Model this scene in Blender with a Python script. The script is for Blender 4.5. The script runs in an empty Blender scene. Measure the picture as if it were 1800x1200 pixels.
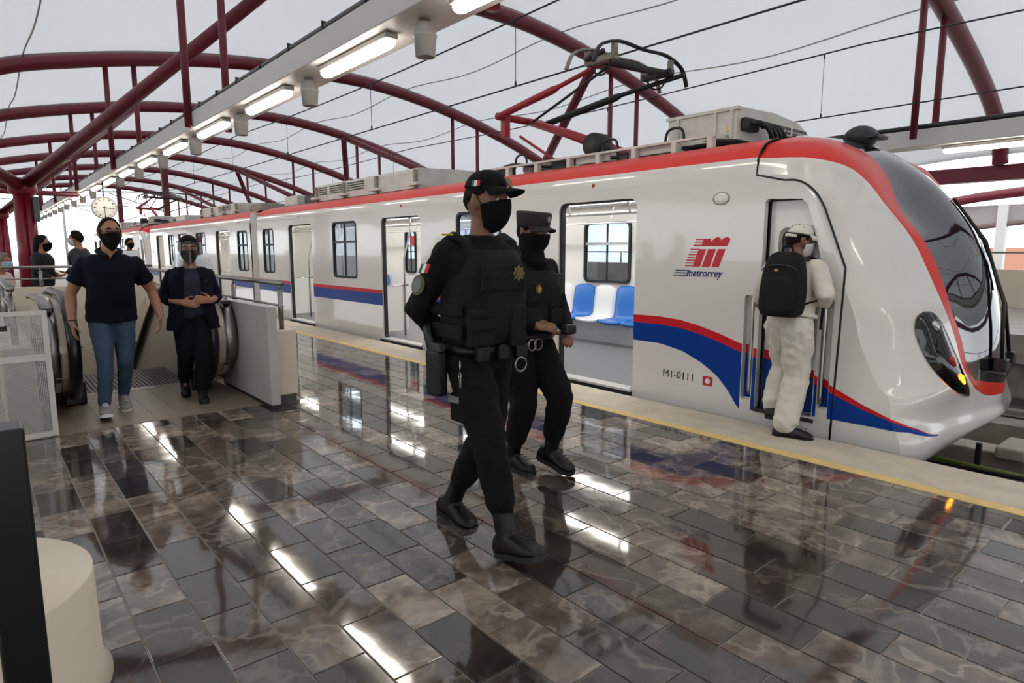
import bpy, bmesh, math, random
from mathutils import Vector, Matrix
from mathutils.geometry import tessellate_polygon
random.seed(7)
S = bpy.context.scene
COL = S.collection
PI = math.pi
V = Vector

# ------------------------------------------------------------------ camera
FPX, PITCH, YAW, CAMH = 1118.0, math.atan(160 / 1118.0), math.radians(40.1), 1.43
cd = bpy.data.cameras.new('camera')
cam = bpy.data.objects.new('camera', cd)
COL.objects.link(cam)
_f0 = V((-math.cos(YAW), math.sin(YAW), 0))
_r = V((math.sin(YAW), math.cos(YAW), 0))
_z = V((0, 0, 1))
_f = _f0 * math.cos(PITCH) - _z * math.sin(PITCH)
_u = _z * math.cos(PITCH) + _f0 * math.sin(PITCH)
cam.matrix_world = Matrix(((_r.x, _u.x, -_f.x, 0), (_r.y, _u.y, -_f.y, 0), (_r.z, _u.z, -_f.z, CAMH), (0, 0, 0, 1)))
cd.sensor_width = 36.0
cd.lens = FPX / 1800 * 36
cd.clip_start, cd.clip_end = 0.05, 800
S.camera = cam

# ------------------------------------------------------------------ overcast sky and exposure
w = bpy.data.worlds.new('overcast_sky')
S.world = w
w.use_nodes = True
bg = w.node_tree.nodes['Background']
bg.inputs[0].default_value = (0.93, 0.97, 1.0, 1)
bg.inputs[1].default_value = 1.55
S.view_settings.view_transform = 'Standard'
S.view_settings.look = 'None'
S.view_settings.gamma = 1
S.view_settings.use_curve_mapping = False
S.view_settings.exposure = 0.58
try:
    S.cycles.max_bounces = 6
    S.cycles.diffuse_bounces = 3
    S.cycles.glossy_bounces = 3
    S.cycles.transparent_max_bounces = 10
    S.cycles.use_adaptive_sampling = True
    S.cycles.adaptive_threshold = .12
    S.cycles.use_denoising = True
    S.cycles.denoiser = 'OPENIMAGEDENOISE'
    S.cycles.caustics_reflective = False
    S.cycles.caustics_refractive = False
    S.cycles.sample_clamp_indirect = 6
except Exception:
    pass

# ------------------------------------------------------------------ helpers
def lin(h):
    h = h.lstrip('#')
    o = []
    for i in (0, 2, 4):
        c = int(h[i:i + 2], 16) / 255
        o.append(c / 12.92 if c <= .04045 else ((c + .055) / 1.055) ** 2.4)
    return (o[0], o[1], o[2], 1)

MATS = {}
def mat(name, col='#808080', rough=.5, metal=0, spec=.5, vary=0, vscale=4, bump=0, bscale=40, coat=0, emit=0, alpha=1):
    if name in MATS:
        return MATS[name]
    m = bpy.data.materials.new(name)
    m.use_nodes = True
    nt = m.node_tree
    b = nt.nodes['Principled BSDF']
    c = lin(col) if isinstance(col, str) else col
    b.inputs['Base Color'].default_value = c
    b.inputs['Roughness'].default_value = rough
    b.inputs['Metallic'].default_value = metal
    b.inputs['Specular IOR Level'].default_value = spec
    if coat:
        b.inputs['Coat Weight'].default_value = coat
        b.inputs['Coat Roughness'].default_value = .03
    if emit:
        b.inputs['Emission Color'].default_value = c
        b.inputs['Emission Strength'].default_value = emit
    if alpha < 1:
        b.inputs['Alpha'].default_value = alpha
    if vary:
        tc = nt.nodes.new('ShaderNodeNewGeometry')
        n = nt.nodes.new('ShaderNodeTexNoise')
        n.inputs['Scale'].default_value = vscale
        n.inputs['Detail'].default_value = 5
        nt.links.new(tc.outputs['Position'], n.inputs['Vector'])
        r = nt.nodes.new('ShaderNodeMapRange')
        r.inputs[1].default_value, r.inputs[2].default_value = .3, .7
        r.inputs[3].default_value, r.inputs[4].default_value = 1 - vary, 1 + vary
        nt.links.new(n.outputs['Fac'], r.inputs[0])
        mx = nt.nodes.new('ShaderNodeMix')
        mx.data_type = 'RGBA'
        mx.blend_type = 'MULTIPLY'
        mx.inputs[0].default_value = 1
        mx.inputs[6].default_value = c
        nt.links.new(r.outputs[0], mx.inputs[7])
        nt.links.new(mx.outputs[2], b.inputs['Base Color'])
    if bump:
        tc = nt.nodes.new('ShaderNodeTexCoord')
        n = nt.nodes.new('ShaderNodeTexNoise')
        n.inputs['Scale'].default_value = bscale
        n.inputs['Detail'].default_value = 3
        nt.links.new(tc.outputs['Object'], n.inputs['Vector'])
        bp = nt.nodes.new('ShaderNodeBump')
        bp.inputs['Strength'].default_value = bump
        bp.inputs['Distance'].default_value = .01
        nt.links.new(n.outputs['Fac'], bp.inputs['Height'])
        nt.links.new(bp.outputs[0], b.inputs['Normal'])
    MATS[name] = m
    return m

def glass_mat(name, tint, gloss=1.0, clear=.8):
    """thin pane: tinted see-through mixed with a mirror by Fresnel"""
    m = bpy.data.materials.new(name)
    m.use_nodes = True
    nt = m.node_tree
    nt.nodes.clear()
    o = nt.nodes.new('ShaderNodeOutputMaterial')
    t = nt.nodes.new('ShaderNodeBsdfTransparent')
    t.inputs[0].default_value = lin(tint)
    g = nt.nodes.new('ShaderNodeBsdfGlossy')
    g.inputs['Roughness'].default_value = .02
    g.inputs['Color'].default_value = (gloss, gloss, gloss, 1)
    ge = nt.nodes.new('ShaderNodeNewGeometry')
    dp = nt.nodes.new('ShaderNodeVectorMath'); dp.operation = 'DOT_PRODUCT'
    nt.links.new(ge.outputs['Incoming'], dp.inputs[0]); nt.links.new(ge.outputs['Normal'], dp.inputs[1])
    def mth(op, a_, b_=None):
        q = nt.nodes.new('ShaderNodeMath'); q.operation = op
        for i_, x_ in ((0, a_), (1, b_)):
            if x_ is None: continue
            if isinstance(x_, (int, float)): q.inputs[i_].default_value = x_
            else: nt.links.new(x_, q.inputs[i_])
        return q
    cosv = mth('ABSOLUTE', dp.outputs['Value']).outputs[0]
    p5 = mth('POWER', mth('SUBTRACT', 1.0, cosv).outputs[0], 5.0).outputs[0]
    fr = mth('ADD', mth('MULTIPLY', p5, .9).outputs[0], .05)
    mx = nt.nodes.new('ShaderNodeMixShader')
    nt.links.new(fr.outputs[0], mx.inputs[0])
    nt.links.new(t.outputs[0], mx.inputs[1])
    nt.links.new(g.outputs[0], mx.inputs[2])
    nt.links.new(mx.outputs[0], o.inputs[0])
    MATS[name] = m
    return m

class MB:
    def __init__(s):
        s.v, s.f, s.sm, s.mi = [], [], [], []
    def add(s, vs, fs, smooth=False, m=0):
        o = len(s.v)
        s.v += [V(p) for p in vs]
        for f in fs:
            s.f.append([i + o for i in f])
            s.sm.append(smooth)
            s.mi.append(m)
        return s
    def box(s, x0, x1, y0, y1, z0, z1, m=0):
        vs = [(x, y, z) for z in (z0, z1) for y in (y0, y1) for x in (x0, x1)]
        return s.add(vs, [(0, 2, 3, 1), (4, 5, 7, 6), (0, 1, 5, 4), (2, 6, 7, 3), (0, 4, 6, 2), (1, 3, 7, 5)], False, m)
    def bbox(s, x0, x1, y0, y1, z0, z1, b=.01, m=0):
        """box with bevelled edges"""
        bm = bmesh.new()
        bmesh.ops.create_cube(bm, size=1)
        for q in bm.verts:
            q.co = V(((x0 + x1) / 2 + q.co.x * (x1 - x0), (y0 + y1) / 2 + q.co.y * (y1 - y0), (z0 + z1) / 2 + q.co.z * (z1 - z0)))
        bmesh.ops.bevel(bm, geom=bm.edges[:], offset=b, segments=2, affect='EDGES', profile=.5)
        bm.verts.index_update()
        s.add([q.co.copy() for q in bm.verts], [[q.index for q in f.verts] for f in bm.faces], False, m)
        bm.free()
        return s
    def loft(s, rings, smooth=True, m=0, caps=True):
        n = len(rings[0])
        vs = [p for r in rings for p in r]
        fs = []
        for i in range(len(rings) - 1):
            for j in range(n):
                k = (j + 1) % n
                fs.append((i * n + j, i * n + k, (i + 1) * n + k, (i + 1) * n + j))
        if caps:
            fs.append(tuple(range(n))[::-1])
            fs.append(tuple((len(rings) - 1) * n + j for j in range(n)))
        return s.add(vs, fs, smooth, m)
    def tube(s, pts, r, n=10, smooth=True, m=0, rnd=False, ref=None):
        pts = [V(p) for p in pts]
        k = len(pts)
        rs = r if isinstance(r, list) else [r] * k
        rs = [(q, q) if not isinstance(q, (list, tuple)) else q for q in rs]
        T = []
        for i in range(k):
            a = pts[max(0, i - 1)]
            b = pts[min(k - 1, i + 1)]
            T.append((b - a).normalized())
        up = V(ref) if ref else (V((0, 0, 1)) if abs(T[0].z) < .9 else V((1, 0, 0)))
        rings = []
        for i in range(k):
            t = T[i]
            u = up - t * up.dot(t)
            if u.length < 1e-5:
                u = t.orthogonal()
            u.normalize()
            up = u
            w_ = t.cross(u)
            def ring(c, f):
                return [c + u * (math.cos(2 * PI * j / n) * rs[i][0] * f) + w_ * (math.sin(2 * PI * j / n) * rs[i][1] * f) for j in range(n)]
            mr = (rs[i][0] + rs[i][1]) / 2
            if rnd and i == 0:
                rings += [ring(pts[i] - t * mr * .95, .3), ring(pts[i] - t * mr * .7, .72)]
            rings.append(ring(pts[i], 1))
            if rnd and i == k - 1:
                rings += [ring(pts[i] + t * mr * .7, .72), ring(pts[i] + t * mr * .95, .3)]
        return s.loft(rings, smooth, m)
    def cyl(s, a, b, r, n=14, smooth=True, m=0):
        return s.tube([a, b], r, n, smooth, m)
    def lathe(s, c, prof, n=24, axis='z', smooth=True, m=0, sx=1, sy=1):
        rings = []
        for r, h in prof:
            ring = []
            for j in range(n):
                a = 2 * PI * j / n
                p, q = r * math.cos(a) * sx, r * math.sin(a) * sy
                if axis == 'z':
                    ring.append(V(c) + V((p, q, h)))
                elif axis == 'x':
                    ring.append(V(c) + V((h, p, q)))
                else:
                    ring.append(V(c) + V((q, h, p)))
            rings.append(ring)
        return s.loft(rings, smooth, m)
    def plate(s, outer, holes, fn, d, m=0, back=True):
        """flat plate with holes: 2D outlines mapped by fn to 3D, extruded by vector d"""
        loops = [outer] + list(holes)
        tr = tessellate_polygon([[V((p[0], p[1], 0)) for p in l] for l in loops])
        flat = [p for l in loops for p in l]
        d = V(d)
        A = [V(fn(*p)) for p in flat]
        B = [a + d for a in A]
        n = len(flat)
        fs = [tuple(t) for t in tr]
        if back:
            fs += [tuple(n + i for i in t)[::-1] for t in tr]
        o = 0
        for l in loops:
            k = len(l)
            for i in range(k):
                j = (i + 1) % k
                fs.append((o + i, o + j, n + o + j, n + o + i))
            o += k
        return s.add(A + B, fs, False, m)
    def sphere(s, c, r, n=12, m=0, sx=1, sy=1, sz=1):
        rings = []
        for i in range(1, n):
            th = PI * i / n
            rings.append([V(c) + V((r * sx * math.sin(th) * math.cos(2 * PI * j / (2 * n)), r * sy * math.sin(th) * math.sin(2 * PI * j / (2 * n)), r * sz * math.cos(th))) for j in range(2 * n)])
        return s.loft(rings, True, m)
    def xf(s, M):
        s.v = [M @ p for p in s.v]
        return s

ORG = {}
def setp(o, label=None, cat=None, group=None, kind=None):
    if label: o['label'] = label
    if cat: o['category'] = cat
    if group: o['group'] = group
    if kind: o['kind'] = kind
    return o

def root(name, loc, label, cat, group=None, rz=0):
    o = bpy.data.objects.new(name, None)
    o.empty_display_size = .1
    o.location = loc
    o.rotation_euler = (0, 0, rz)
    COL.objects.link(o)
    ORG[o] = V(loc) if rz == 0 else V((0, 0, 0))
    return setp(o, label, cat, group)

def part(name, mb, mats, parent=None, label=None, cat=None, group=None, kind=None, loc=None):
    """one mesh object; world coordinates unless the root is rotated (then local)"""
    org = ORG.get(parent, V((0, 0, 0))) if parent else (V(loc) if loc else V((0, 0, 0)))
    me = bpy.data.meshes.new(name)
    me.from_pydata([tuple(p - org) for p in mb.v], [], mb.f)
    if not isinstance(mats, (list, tuple)):
        mats = [mats]
    for m in mats:
        me.materials.append(m if not isinstance(m, str) else MATS[m])
    for p, sm, mi in zip(me.polygons, mb.sm, mb.mi):
        p.use_smooth = sm
        p.material_index = mi
    bm = bmesh.new()
    bm.from_mesh(me)
    bmesh.ops.recalc_face_normals(bm, faces=bm.faces[:])
    bm.to_mesh(me)
    bm.free()
    o = bpy.data.objects.new(name, me)
    COL.objects.link(o)
    if parent:
        o.parent = parent
        ORG[o] = org
    else:
        o.location = org
        ORG[o] = org
    setp(o, label, cat, group, kind)
    return o

def copy_tree(o, parent=None, off=(0, 0, 0)):
    c = o.copy()
    COL.objects.link(c)
    c.parent = parent
    if parent is None:
        c.location = V(o.location) + V(off)
    for k in list(KIDS(o)):
        copy_tree(k, c)
    return c
def KIDS(o):
    return [q for q in bpy.data.objects if q.parent == o]

def spline(P, n):
    """chord-length Catmull-Rom through points"""
    P = [V(p) for p in P]
    k = len(P)
    d = [max(1e-6, (P[i + 1] - P[i]).length) for i in range(k - 1)]
    Tn = []
    for i in range(k):
        if i == 0:
            Tn.append((P[1] - P[0]) / d[0])
        elif i == k - 1:
            Tn.append((P[-1] - P[-2]) / d[-1])
        else:
            a, b = (P[i] - P[i - 1]) / d[i - 1], (P[i + 1] - P[i]) / d[i]
            Tn.append((a * d[i] + b * d[i - 1]) / (d[i] + d[i - 1]))
    out = []
    for i in range(k - 1):
        for j in range(n):
            t = j / n
            h = ((2 * t ** 3 - 3 * t ** 2 + 1), (t ** 3 - 2 * t ** 2 + t), (-2 * t ** 3 + 3 * t ** 2), (t ** 3 - t ** 2))
            out.append(P[i] * h[0] + Tn[i] * (h[1] * d[i]) + P[i + 1] * h[2] + Tn[i + 1] * (h[3] * d[i]))
    out.append(P[-1])
    return out

def rrect(x0, x1, z0, z1, r, n=5):
    p = []
    for cx, cz, a0 in ((x1 - r, z1 - r, 0), (x0 + r, z1 - r, 90), (x0 + r, z0 + r, 180), (x1 - r, z0 + r, 270)):
        for i in range(n + 1):
            a = math.radians(a0 + 90 * i / n)
            p.append((cx + r * math.cos(a), cz + r * math.sin(a)))
    return p

def text_mesh(txt, size, shear=0, bold=0):
    c = bpy.data.curves.new('txt', 'FONT')
    c.body = txt
    c.size = size
    c.shear = shear
    c.offset = bold
    c.extrude = .0008
    c.resolution_u = 3
    o = bpy.data.objects.new('txt', c)
    COL.objects.link(o)
    dg = bpy.context.evaluated_depsgraph_get()
    me = bpy.data.meshes.new_from_object(o.evaluated_get(dg))
    mb = MB()
    mb.add([q.co.copy() for q in me.vertices], [list(p.vertices) for p in me.polygons])
    bpy.data.objects.remove(o)
    bpy.data.curves.remove(c)
    bpy.data.meshes.remove(me)
    return mb

# ------------------------------------------------------------------ materials
mat('train_white', '#dcd8d2', .14, coat=.6)
mat('train_red', '#d8352c', .3, spec=.3)
mat('train_blue', '#073a8c', .3, spec=.18)
mat('swoosh_red', '#c8202a', .3, spec=.2)
mat('rubber', '#17181a', .6)
mat('black_gloss', '#07080a', .06, spec=.6)
mat('windshield', '#15181c', .03, spec=.9, coat=1)
mat('train_interior', '#e2e2e0', .4)
mat('train_floor', '#77787d', .5, vary=.12, vscale=60)
mat('seat_blue', '#2a6fc4', .3)
mat('seat_white', '#e4e6ea', .3)
mat('steel', '#b9b9b8', .25, metal=1)
mat('steel_brushed', '#8f8d88', .35, metal=1)
mat('roof_grey', '#8f9092', .5)
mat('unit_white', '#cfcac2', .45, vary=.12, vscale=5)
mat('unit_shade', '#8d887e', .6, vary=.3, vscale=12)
mat('dark_metal', '#2a2a2c', .5)
mat('cable_black', '#101012', .5)
mat('canopy_red', '#6b172b', .35, vary=.08, vscale=2)
mat('column_red', '#7d122b', .3)
mat('beam_white', '#dddbd7', .45)
mat('lamp_glow', '#fff6ea', .3, emit=9)
mat('speaker_grey', '#c3c1bd', .35)
mat('conduit', '#6b6c6e', .5)
mat('wire', '#2b2d33', .5)
mat('concrete', '#c5b9a7', .6, vary=.12, vscale=5, bump=.15, bscale=60)
mat('yellow_line', '#e0c07a', .55, vary=.1, vscale=12)
mat('cream', '#d8cab6', .45, vary=.04, vscale=3)
mat('wall_white', '#cfcac2', .35, vary=.05, vscale=3)
mat('plinth_dark', '#4c4440', .3, vary=.2, vscale=10)
mat('track_concrete', '#857c72', .8, vary=.25, vscale=4)
mat('track_dark', '#24211f', .9, vary=.4, vscale=5)
mat('amber', '#ff8a10', .3, emit=9)
mat('lens_red', '#b03038', .15)
mat('grout', '#a39a8e', .5)
mat('escal_black', '#0d0d0f', .3)
mat('comb_floor', '#857868', .4, vary=.12, vscale=9)
mat('clock_face', '#f2ead8', .3, emit=.35)
mat('print_black', '#18181c', .5)
mat('print_navy', '#2c2f6b', .5)
mat('print_red', '#c5242f', .5)
mat('white_paint', '#e8e6e0', .4)
mat('rail_white', '#e3e3e1', .25)
mat('pole_grey', '#8b8c8e', .5)
mat('amber_dim', '#ffab48', .3, emit=4)
glass_mat('window_glass', '#d3dbe5')
glass_mat('clear_glass', '#e8eef4')

def membrane_mat():
    m = bpy.data.materials.new('membrane')
    m.use_nodes = True
    nt = m.node_tree
    nt.nodes.clear()
    o = nt.nodes.new('ShaderNodeOutputMaterial')
    d = nt.nodes.new('ShaderNodeBsdfDiffuse')
    d.inputs[0].default_value = (.86, .86, .87, 1)
    t = nt.nodes.new('ShaderNodeBsdfTranslucent')
    t.inputs[0].default_value = (.86, .865, .875, 1)
    mx = nt.nodes.new('ShaderNodeMixShader')
    mx.inputs[0].default_value = .53
    nt.links.new(d.outputs[0], mx.inputs[1])
    nt.links.new(t.outputs[0], mx.inputs[2])
    nt.links.new(mx.outputs[0], o.inputs[0])
    MATS['membrane'] = m
membrane_mat()

ROWW, TILEL, ROW0, COL0 = .2005, .4, 1.958, -1.152
def tile_mat():
    """polished dark brown marble; tone drawn per tile from its cell, veins from position"""
    m = bpy.data.materials.new('floor_tile')
    m.use_nodes = True
    nt = m.node_tree
    L = nt.links.new
    N = nt.nodes.new
    b = nt.nodes['Principled BSDF']
    g = N('ShaderNodeNewGeometry')
    oi = N('ShaderNodeObjectInfo')
    sx = N('ShaderNodeSeparateXYZ')
    L(g.outputs['Position'], sx.inputs[0])
    def math_(op, a, bb=None):
        q = N('ShaderNodeMath')
        q.operation = op
        for i, v_ in ((0, a), (1, bb)):
            if v_ is None: continue
            if isinstance(v_, (int, float)): q.inputs[i].default_value = v_
            else: L(v_, q.inputs[i])
        return q.outputs[0]
    row = math_('FLOOR', math_('DIVIDE', math_('SUBTRACT', sx.outputs[1], ROW0), ROWW))
    half = math_('MULTIPLY', math_('MODULO', math_('ADD', row, 400), 2), TILEL / 2)
    colm = math_('FLOOR', math_('DIVIDE', math_('SUBTRACT', math_('SUBTRACT', sx.outputs[0], COL0), half), TILEL))
    cx = N('ShaderNodeCombineXYZ')
    L(row, cx.inputs[0]); L(colm, cx.inputs[1])
    wn = N('ShaderNodeTexWhiteNoise')
    wn.noise_dimensions = '3D'
    L(cx.outputs[0], wn.inputs['Vector'])
    sc = N('ShaderNodeVectorMath'); sc.operation = 'SCALE'; sc.inputs['Scale'].default_value = 37
    L(wn.outputs['Color'], sc.inputs[0])
    ad = N('ShaderNodeVectorMath'); ad.operation = 'ADD'
    L(g.outputs['Position'], ad.inputs[0]); L(sc.outputs[0], ad.inputs[1])
    n1 = N('ShaderNodeTexNoise'); n1.inputs['Scale'].default_value = 5; n1.inputs['Detail'].default_value = 9; n1.inputs['Roughness'].default_value = .62; n1.inputs['Distortion'].default_value = .35
    L(ad.outputs[0], n1.inputs['Vector'])
    n2 = N('ShaderNodeTexNoise'); n2.inputs['Scale'].default_value = 3.2; n2.inputs['Detail'].default_value = 4; n2.inputs['Distortion'].default_value = .5
    L(ad.outputs[0], n2.inputs['Vector'])
    vein = N('ShaderNodeMapRange'); vein.inputs[1].default_value = 0; vein.inputs[2].default_value = .035; vein.inputs[3].default_value = 1; vein.inputs[4].default_value = 0
    L(math_('ABSOLUTE', math_('SUBTRACT', n2.outputs['Fac'], .5)), vein.inputs[0])
    tone = math_('ADD', math_('MULTIPLY', wn.outputs['Value'], .55), math_('MULTIPLY', math_('SUBTRACT', n1.outputs['Fac'], .32), 1.15))
    cr = N('ShaderNodeValToRGB')
    e = cr.color_ramp.elements
    e[0].position = .1; e[0].color = lin('#2b2522')
    e[1].position = .95; e[1].color = lin('#a69584')
    x = e.new(.42); x.color = lin('#463d37')
    x = e.new(.68); x.color = lin('#6f6257')
    L(tone, cr.inputs[0])
    mx = N('ShaderNodeMix'); mx.data_type = 'RGBA'
    L(math_('MULTIPLY', vein.outputs[0], math_('MULTIPLY', wn.outputs['Value'], .5)), mx.inputs[0])
    L(cr.outputs[0], mx.inputs[6])
    mx.inputs[7].default_value = lin('#b7a998')
    L(mx.outputs[2], b.inputs['Base Color'])
    b.inputs['Roughness'].default_value = .07
    b.inputs['Specular IOR Level'].default_value = .55
    b.inputs['Coat Weight'].default_value = .35
    b.inputs['Coat Roughness'].default_value = .03
    nb = N('ShaderNodeTexNoise'); nb.inputs['Scale'].default_value = 3.5; nb.inputs['Detail'].default_value = 1
    L(g.outputs['Position'], nb.inputs['Vector'])
    bp = N('ShaderNodeBump'); bp.inputs['Strength'].default_value = .12; bp.inputs['Distance'].default_value = .012
    L(nb.outputs['Fac'], bp.inputs['Height'])
    L(bp.outputs[0], b.inputs['Normal'])
    L(bp.outputs[0], b.inputs['Coat Normal'])
    MATS['floor_tile'] = m
tile_mat()

def perforated_mat():
    m = bpy.data.materials.new('perforated_sheet')
    m.use_nodes = True
    nt = m.node_tree
    b = nt.nodes['Principled BSDF']
    b.inputs['Base Color'].default_value = lin('#b7b5b1')
    b.inputs['Metallic'].default_value = .5
    b.inputs['Roughness'].default_value = .45
    g = nt.nodes.new('ShaderNodeNewGeometry')
    sc = nt.nodes.new('ShaderNodeVectorMath'); sc.operation = 'SCALE'; sc.inputs['Scale'].default_value = 95
    nt.links.new(g.outputs['Position'], sc.inputs[0])
    fr = nt.nodes.new('ShaderNodeVectorMath'); fr.operation = 'FRACTION'
    nt.links.new(sc.outputs[0], fr.inputs[0])
    sx = nt.nodes.new('ShaderNodeSeparateXYZ')
    nt.links.new(fr.outputs[0], sx.inputs[0])
    cx = nt.nodes.new('ShaderNodeCombineXYZ')
    nt.links.new(sx.outputs[1], cx.inputs[0]); nt.links.new(sx.outputs[2], cx.inputs[1])
    ds = nt.nodes.new('ShaderNodeVectorMath'); ds.operation = 'DISTANCE'; ds.inputs[1].default_value = (.5, .5, 0)
    nt.links.new(cx.outputs[0], ds.inputs[0])
    gt = nt.nodes.new('ShaderNodeMath'); gt.operation = 'GREATER_THAN'; gt.inputs[1].default_value = .36
    nt.links.new(ds.outputs['Value'], gt.inputs[0])
    nt.links.new(gt.outputs[0], b.inputs['Alpha'])
    MATS['perforated_sheet'] = m
perforated_mat()
# ================================================================== SETTING
# ---- platform floor: marble tiles laid in running bond, grout bed recessed
EDGE_Y, LINE_Y0, LINE_Y1 = 4.86, 4.245, 4.345
bed = MB()
bed.box(-70, 5, 2.27, EDGE_Y, -.35, -.006)
bed.box(-5.98, 5, -6, 2.27, -.35, -.006)
bed.box(-70, -11.7, -6, 2.27, -.35, -.006)
floor = part('floor', bed, 'grout')
setp(floor, 'polished dark marble tile floor of the platform', 'floor', kind='structure')
tile_me = {}
def tile_mesh(x0, x1, y0, y1):
    mb = MB()
    g = .0035
    b = .0015
    a = [(x0 + g, y0 + g), (x1 - g, y0 + g), (x1 - g, y1 - g), (x0 + g, y1 - g)]
    c = [(x0 + g + b, y0 + g + b), (x1 - g - b, y0 + g + b), (x1 - g - b, y1 - g - b), (x0 + g + b, y1 - g - b)]
    vs = [(p[0], p[1], -.012) for p in a] + [(p[0], p[1], -b) for p in a] + [(p[0], p[1], 0) for p in c]
    fs = [(8, 9, 10, 11)] + [(i, (i + 1) % 4, 4 + (i + 1) % 4, 4 + i) for i in range(4)] + [(4 + i, 4 + (i + 1) % 4, 8 + (i + 1) % 4, 8 + i) for i in range(4)]
    mb.add(vs, fs)
    return mb
cells = []
for r in range(-14, 12):
    y0 = ROW0 + r * ROWW
    y1 = min(y0 + ROWW, LINE_Y0)
    if y1 - y0 < .03: continue
    for k in range(-60, 16):
        x0 = COL0 + k * TILEL + (TILEL / 2 if (r % 2) else 0)
        x1 = x0 + TILEL
        if y0 < 2.2 and x0 < -5.95:
            if x1 < -5.9 and x0 > -11.7: continue
            if x0 <= -5.95 < x1: x0 = -5.95
        if x1 - x0 < .05: continue
        cells.append((x0, x1, y0, y1))
def seen(c):
    p = V(((c[0] + c[1]) / 2, (c[2] + c[3]) / 2, 0)) - V((0, 0, CAMH))
    z = p.dot(_f)
    if z < .3: return None
    x, y = 900 + FPX * p.dot(_r) / z, 600 - FPX * p.dot(_u) / z
    if -60 < x < 1860 and y < 1280:
        return z
    return None
vis = sorted([(seen(c), c) for c in cells if seen(c)], key=lambda q: q[0])
near = [c for _, c in vis[:298]]
ns = set(near)
for c in near:
    full = abs(c[1] - c[0] - TILEL) < 1e-4 and abs(c[3] - c[2] - ROWW) < 1e-4
    key = 'full' if full else c
    if key not in tile_me:
        t = part('tile', tile_mesh(-(c[1] - c[0]) / 2, (c[1] - c[0]) / 2, -(c[3] - c[2]) / 2, (c[3] - c[2]) / 2), 'floor_tile', floor)
        tile_me[key] = t.data
    else:
        t = bpy.data.objects.new('tile', tile_me[key])
        COL.objects.link(t)
        t.parent = floor
    t.location = ((c[0] + c[1]) / 2, (c[2] + c[3]) / 2, random.uniform(-.0004, .0004))
rest = MB()
for c in cells:
    if c not in ns:
        q = tile_mesh(*c)
        rest.add(q.v, q.f)
part('tile_field', rest, 'floor_tile', floor, kind='stuff')

q = MB(); q.box(5, 36, -6, LINE_Y0, -.35, -.001)
setp(part('floor_rear', q, 'floor_tile'), 'marble platform floor continuing behind the camera', 'floor', kind='structure')
q = MB(); q.box(-11.5, -5.98, -6, .10, -.35, -.001)
setp(part('floor_left', q, 'floor_tile'), 'marble floor left of the escalator behind the perforated screen', 'floor', kind='structure')
# ---- platform edge
e = MB(); e.box(-70, 36, LINE_Y1, EDGE_Y, -.05, .004)
edge = part('trim_1', e, 'concrete'); setp(edge, 'pale concrete strip along the platform edge', 'platform edge', kind='structure')
e = MB(); e.box(-70, 36, LINE_Y0, LINE_Y1, -.05, .003)
setp(part('trim_2', e, 'yellow_line'), 'yellow safety line painted along the platform', 'safety line', kind='structure')
e = MB(); e.box(-70, 36, EDGE_Y - .25, EDGE_Y - .02, -1.3, -.05)
setp(part('wall_platform', e, 'track_concrete'), 'concrete face of the platform beside the track', 'wall', kind='structure')

# ---- track bed, plinths, rails
t = MB(); t.box(-80, 40, EDGE_Y - .3, 13.8, -1.6, -1.35)
setp(part('floor_track', t, 'track_dark'), 'dark track bed between the platforms', 'track bed', kind='structure')
for i, (yc, lab) in enumerate(((6.32, 'track bed rail nearest the platform, in front of the train nose'), (12.18, 'far track rails across the station'))):
    tr = root('railway_track', (0, yc, -1.35), 'near railway track of two rails on concrete plinths under the train' if i == 0 else 'far railway track of two rails beside the far platform', 'railway track')
    for s in (-1, 1):
        q = MB()
        y = yc + s * .7175
        q.box(-60, 25, y - .035, y + .035, -1.02, -.97)
        q.box(-60, 25, y - .008, y + .008, -1.10, -1.02)
        q.box(-60, 25, y - .07, y + .07, -1.125, -1.10)
        part('rail', q, 'steel_brushed', tr)
        k = 0
        for x in [ -3.9 + 1.35 * j for j in range(0, 12)]:
            q = MB(); q.bbox(x - .55, x + .55, y - .22, y + .22, -1.36, -1.125, .02)
            part('plinth', q, 'track_concrete', tr)
q = MB(); q.box(-60, 25, 8.9, 9.3, -1.36, -.55)
setp(part('wall_median', q, 'track_concrete'), 'low concrete wall between the tracks', 'wall', kind='structure')
for i, (yy, zz, mm) in enumerate(((7.32, -.60, 'cable_green'), (7.15, -.66, 'cable_black'), (7.5, -.74, 'cable_black'))):
    mat('cable_green', '#7d8f3c', .6)
    pts = [(x, yy + .05 * math.sin(x * 1.3 + i) , zz + .05 * math.sin(x * .9 + 2 * i)) for x in [-2.6 + .25 * j for j in range(24)]]
    q = MB().tube(pts, .022, 8)
    part('track_cable', q, mm, None, ['yellow-green cable lying along the track by the train nose', 'black cable lying nearest the platform along the track', 'lowest black cable beside the track kerb'][i], 'cable', 'cables along the track')
for i, x in enumerate((-1.72, -1.2, -.4)):
    q = MB()
    q.bbox(x - .025, x + .025, 7.62, 7.67, -1.35, -.50, .008)
    q.box(x - .02, x + .02, 7.2, 7.64, -.80, -.77)
    part('cable_bracket', q, 'dark_metal', None, ['dark cable bracket nearest the train nose', 'middle dark cable bracket on the track wall', 'dark cable bracket furthest from the train nose'][i], 'bracket', 'cable brackets')

q = MB(); q.bbox(-60, 25, 7.85, 8.2, -1.36, -.62, .02)
setp(part('wall_kerb', q, mat('kerb_concrete', '#a59c90', .8, vary=.15, vscale=4)), 'pale concrete kerb beside the near track', 'kerb', kind='structure')
for i in range(8):
    q = MB(); q.bbox(-6.0 + i * 1.1, -5.75 + i * 1.1, 7.7, 8.25, -.64, -.52, .02)
    part('kerb_block', q, 'kerb_concrete', bpy.data.objects['wall_kerb'])
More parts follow.
